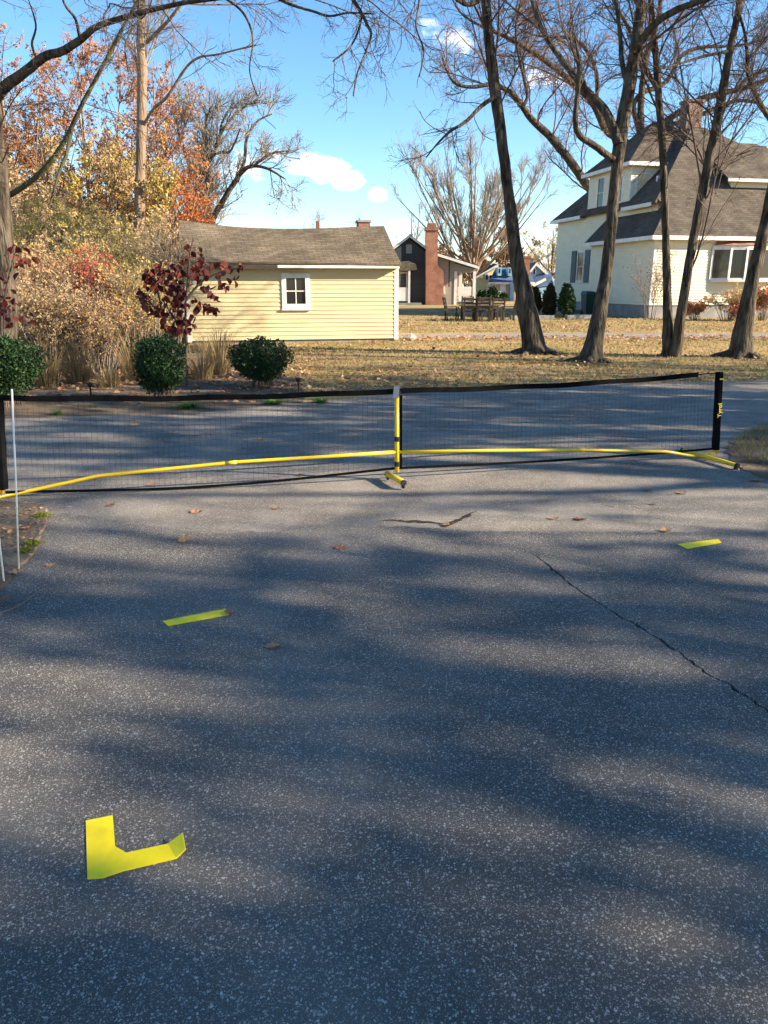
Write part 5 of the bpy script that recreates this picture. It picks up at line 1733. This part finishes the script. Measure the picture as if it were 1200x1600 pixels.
# ------------------------------------------------------------ white marker rods, path lights, twig, stones
for (u0, v0, u1, v1, lab) in ((28, 886, 18.5, 608, 'tall thin white driveway marker rod by the moss'), (5.5, 908, -12, 770, 'second white marker rod cut by the picture edge')):
    b_ = gr(u0, v0, .046)
    t_ = at(u1, v1, b_.y + .05)
    o = MB().tube([Vector((0, 0, -.05)), (t_ - b_) * .5 + Vector((.006, 0, 0)), t_ - b_], .0058, 8).build('marker_rod', 'white_plastic', None, True)
    o.location = b_
    tag(o, lab, 'rod', 'driveway marker rods')
for (u, v, vt_, lab) in ((143, 626, 598, 'small black path light between the clipped bushes'), (467, 621, 590, 'small black path light beside the loose bush')):
    b_ = gr(u, v)
    h_ = at(u, vt_, b_.y).z
    pl = thing('path_light', lab, 'lamp', b_, 0, 'black path lights')
    MB().tube([(0, 0, -.02), (0, 0, h_ - .03)], .016, 8).build('stake', 'black_plastic', pl)
    MB().tube([(0, 0, h_ - .06), (0, 0, h_ - .02)], .035, 10).build('lens', 'glass', pl)
    MB().tube([(0, 0, h_ - .02), (0, 0, h_)], .06, 12, .03).build('cap', 'black_plastic', pl)
tg_ = [gr(u, v, ZD + .006) for u, v in ((0, 958), (20, 951), (38, 941), (54, 928), (69, 919))]
tw_ = MB().tube([p - tg_[0] for p in tg_], .004, 5, .0018)
tw_.tube([tg_[2] - tg_[0], gr(28, 939, ZD + .01) - tg_[0], gr(14, 941, ZD + .006) - tg_[0]], .002, 4)
o = tw_.build('fallen_twig', 'twig_pale')
o.location = tg_[0]
tag(o, 'thin grey twig lying on the asphalt by the dirt corner', 'twig')


def stone(name, label, loc, r, seed, m='stone', sq=(1, 1, .7), cat='stone', group=None):
    import bmesh
    rr = random.Random(seed)
    bm = bmesh.new()
    bmesh.ops.create_icosphere(bm, subdivisions=2, radius=1)
    ph = [rr.uniform(0, 6) for _ in range(4)]
    for v in bm.verts:
        c = v.co
        k = 1 + .16 * math.sin(c.x * 3 + ph[0]) * math.sin(c.y * 3 + ph[1]) + .13 * math.sin(c.z * 4 + ph[2]) + rr.uniform(-.06, .06)
        v.co = Vector((c.x * k * sq[0], c.y * k * sq[1], c.z * k * sq[2])) * r
    me = bpy.data.meshes.new(name)
    bm.to_mesh(me)
    bm.free()
    o = link(name, me, m)
    o.location = loc
    return tag(o, label, cat, group)


stone('rock', 'pale rock on the grass beside the shed corner', Vector(gr(640, 532)) + Vector((0, 0, .1)), .2, 3)
for (u, v, r_, lab) in ((50, 850, .06, 'bright green moss cushion on the dirt corner'), (38, 862, .04, 'smaller moss cushion beside the marker rod'), (66, 806, .06, 'flat olive moss patch at the tip of the dirt corner')):
    rm = np.random.default_rng(int(u))
    an_, rd_ = rm.uniform(0, 6.28, 520), r_ * np.sqrt(rm.random(520)) * (1 + .3 * np.sin(rm.uniform(0, 6.28, 520) * 3))
    pp = np.stack([np.cos(an_) * rd_ * 1.3, np.sin(an_) * rd_, np.maximum(0, .018 * (1 - (rd_ / r_) ** 2))], 1)
    V, F = leaf_mesh(rm, pp, .012)
    V[:, 2] = np.maximum(V[:, 2], -.003)
    o = link('moss_cushion', mesh_np('moss_cushion', V, F), 'leaf_moss')
    o.location = gr(u, v, .047)
    tag(o, lab, 'moss', 'moss on the dirt corner')
stone('pebble', 'white chip of stone on the asphalt near the net', gr(108, 792, .014), .016, 8, 'stone', (1.6, .8, .4), 'stone')

# ------------------------------------------------------------ fallen leaves on the asphalt, one by one
def leaf_shape(seed):
    rr = random.Random(seed)
    mb = MB()
    lob = [(0, .0), (.10, .05), (.24, .34), (.30, .14), (.48, .46), (.56, .17), (.74, .30), (.80, .09), (1.0, .0)]
    k = rr.uniform(.8, 1.15)
    cu, cv = rr.uniform(.25, .7), rr.uniform(.2, .6)
    Lp = [(x, y * k * rr.uniform(.85, 1.15)) for x, y in lob]
    zf = lambda x, y: cu * (x - .45) ** 2 * .9 + cv * y * y * 1.4 + rr.uniform(-.02, .02)
    c_ = [(x, 0, zf(x, 0)) for x, _ in Lp]
    for sgn in (1, -1):
        e_ = [(x, y * sgn, zf(x, y)) for x, y in Lp]
        for i in range(len(Lp) - 1):
            q = [c_[i], c_[i + 1], e_[i + 1], e_[i]]
            mb.quad(*(q if sgn < 0 else q[::-1]))
    mb.bar((-.28, .02, .05), (0, 0, c_[0][2]), .018)
    z0 = min(v[2] for v in mb.v)
    mb.v = [(x, y, z - z0) for x, y, z in mb.v]
    return mb.mesh('fallen_leaf')


LM = []
for k, c in enumerate(((.36, .16, .075), (.44, .24, .13), (.24, .11, .06), (.50, .27, .12))):
    mat('dry_leaf_%d' % k, (*c, 1), tuple(x * .6 for x in c) + (1,), scale=9, rough=.7, spec=.2)
shapes = []
for k in range(8):
    me = leaf_shape(500 + k)
    me.materials.append(MATS['dry_leaf_%d' % (k % 4)])
    shapes.append(me)
LEAVES = [(305, 800, 22, 'curled tan leaf between the base bar and the dark strip of shade'), (187, 828, 18, 'small brown leaf on shaded asphalt beside the dirt corner'), (84, 816, 26, 'pinkish brown leaf touching the tip of the dirt corner'),
          (286, 846, 23, 'reddish brown leaf standing up above the straight marker strip'), (40, 826, 20, 'grey curled leaf on the dirt corner behind the rod'), (77, 884, 22, 'pale tan leaf just off the dirt corner edge'),
          (530, 856, 26, 'flat pinkish leaf on the asphalt seam below the pothole'), (424, 1012, 30, 'orange brown leaf lying between straight marker and open asphalt'), (358, 955, 22, 'dark leaf lying on the end of the straight marker strip'),
          (641, 773, 18, 'orange leaf just in front of the centre foot'), (468, 743, 16, 'pale leaf behind the shaded streak left of the centre foot'), (527, 745, 15, 'brown leaf near the centre foot'), (430, 795, 16, 'reddish leaf in the sunlit strip before the net'),
          (863, 811, 20, 'pale orange leaf in the sunlit strip beyond the crack'), (905, 812, 24, 'larger tan leaf beside the pale orange one'), (1040, 831, 22, 'orange leaf beside the short pale marker strip'), (1010, 767, 18, 'small orange leaf in front of the end post'),
          (1066, 772, 24, 'dark brown leaf in the shade in front of the end post'), (1018, 788, 12, 'tiny leaf in the sunlit strip below the end post'), (209, 664, 22, 'pinkish leaf behind the net under the path light'), (405, 687, 18, 'brown leaf behind the netting below the loose bush'),
          (110, 767, 17, 'brown leaf under the base bar near the end'), (175, 789, 18, 'rust leaf in front of the base bar bend'), (12, 712, 22, 'orange leaf leaning by the dark end sleeve'), (235, 757, 14, 'small leaf under the base bar'), (278, 740, 14, 'orange leaf beneath the base bar beside its joint'),
          (6, 935, 40, 'large crumpled brown leaf at the foot of the second rod'), (20, 896, 30, 'tan leaf heaped on the dirt corner edge'), (700, 822, 26, 'reddish leaf stuck in the end of the pothole'), (265, 678, 14, 'tiny tan leaf on the shaded road behind the netting'),
          (1195, 690, 20, 'pale leaf among the verge grass'), (1180, 752, 22, 'grey leaf at the verge edge in front of the grass')]
for k, (u, v, wpx, lab) in enumerate(LEAVES):
    z_ = ZD + .002 if v > 838 else .012
    if u < 62 and 795 < v < 900:
        z_ = .048
    if 'end of the straight' in lab:
        z_ = .036
    if v > 900 and u < 30:
        z_ = .05
    p_ = gr(u, v, z_)
    s_ = wpx * p_.y * 1.02 / FPX
    rr = random.Random(k)
    o = link('fallen_leaf', shapes[k % 8])
    o.location = p_ - Vector((s_ * .4, 0, 0))
    o.scale = (s_, s_ * 1.1, s_)
    o.rotation_euler = (rr.uniform(-.15, .15), rr.uniform(-.1, .1), rr.uniform(-.6, .6))
    if 'standing' in lab:
        o.rotation_euler = (.7, -.2, .4)
    tag(o, lab, 'leaf', 'fallen leaves on the asphalt')

# ------------------------------------------------------------ garden table and chairs, bin
def chair(label, loc, rz):
    t = thing('garden_chair', label, 'chair', loc, rz, 'dark wooden garden chairs round the table')
    m = 'wood_dark'
    for x in (-.29, .29):
        MB().bar((x, -.27, 0), (x, -.27, .46), .07).build('leg', m, t)
        MB().bar((x, .29, 0), (x, .29, .46), .07).build('leg', m, t)
        MB().bar((x, .29, .462), (x, .44, 1.16), .07).build('back_post', m, t)
        MB().bar((x, -.32, .68), (x, .36, .68), .09, .04).build('armrest', m, t)
        MB().bar((x, -.28, .462), (x, -.28, .66), .06).build('arm_post', m, t)
    for k in range(5):
        MB().box(-.33, .33, -.3 + k * .12, -.2 + k * .12, .46, .49).build('seat_slat', m, t)
    for z_, y_ in ((.66, .335), (.86, .378), (1.06, .42)):
        MB().box(-.26, .26, y_ - .02, y_ + .02, z_ - .045, z_ + .05).build('back_slat', m, t)
    return t


TB = gr(752, 502)
tb = thing('garden_table', 'dark wooden garden table on the lawn between the chairs', 'table', TB + Vector((0, .9, 0)), R(4))
for k in range(6):
    MB().box(-1.0, 1.0, -.5 + k * .168, -.34 + k * .168, .72, .755).build('top_plank', 'wood_dark', tb)
for x in (-.85, .85):
    for y in (-.4, .4):
        MB().bar((x, y, 0), (x, y, .715), .08).build('leg', 'wood_dark', tb)
MB().box(-.9, .9, -.03, .03, .62, .70).build('stretcher', 'wood_dark', tb)
for (dx, dy, rz, lab) in ((-.62, -.05, R(180), 'garden chair with its back to us, near the shed end of the table'), (.05, -.12, R(176), 'garden chair with its back to us, at the middle of the table'), (.75, -.05, R(184), 'garden chair with its back to us, next to the leaning trunk'),
                          (-1.42, .7, R(95), 'garden chair at the shed end of the table, seen sideways'), (1.45, .85, R(-95), 'garden chair at the table end by the leaning trunk, seen sideways'), (-.5, 1.85, R(-4), 'garden chair on the far side of the table, facing us'), (.5, 1.9, R(5), 'second garden chair on the far side of the table, facing us')):
    chair(lab, TB + Vector((dx, dy, 0)), rz)

hb = lambda a, b, z=0: Vector((14.21 + a * math.cos(A12) - b * math.sin(A12), 41.96 + a * math.sin(A12) + b * math.cos(A12), z))
bn = thing('wheelie_bin', 'dark green wheeled bin against the cream house wall', 'bin', hb(-.75, 5.6), A12)
MB().hexa([(-.24, -.28, .06), (.24, -.28, .06), (.24, .28, .06), (-.24, .28, .06), (-.32, -.36, 1.2), (.32, -.36, 1.2), (.32, .36, 1.2), (-.32, .36, 1.2)]).build('body', 'bin_green', bn)
MB().hexa([(-.35, -.4, 1.202), (.35, -.4, 1.202), (.35, .4, 1.202), (-.35, .4, 1.202), (-.26, -.3, 1.36), (.26, -.3, 1.36), (.26, .34, 1.4), (-.26, .34, 1.4)]).build('lid', 'bin_green', bn)
for x in (-.3, .3):
    MB().tube([(x - .04, .3, .13), (x + .04, .3, .13)], .13, 12).build('wheel', 'black_plastic', bn)
MB().bar((-.25, .43, 1.22), (.25, .43, 1.22), .04).build('handle', 'bin_green', bn)
kb = thing('low_kerb', 'low concrete kerb under the evergreens beside the cream house', 'kerb', (at(870, 495, 41.5).x, 41.5, 0), A12)
MB().box(-2.6, -.2, -.15, .15, 0, .2).build('block', 'concrete', kb)
MB().box(.55, 2.2, -.15, .15, 0, .2).build('block', 'concrete', kb)
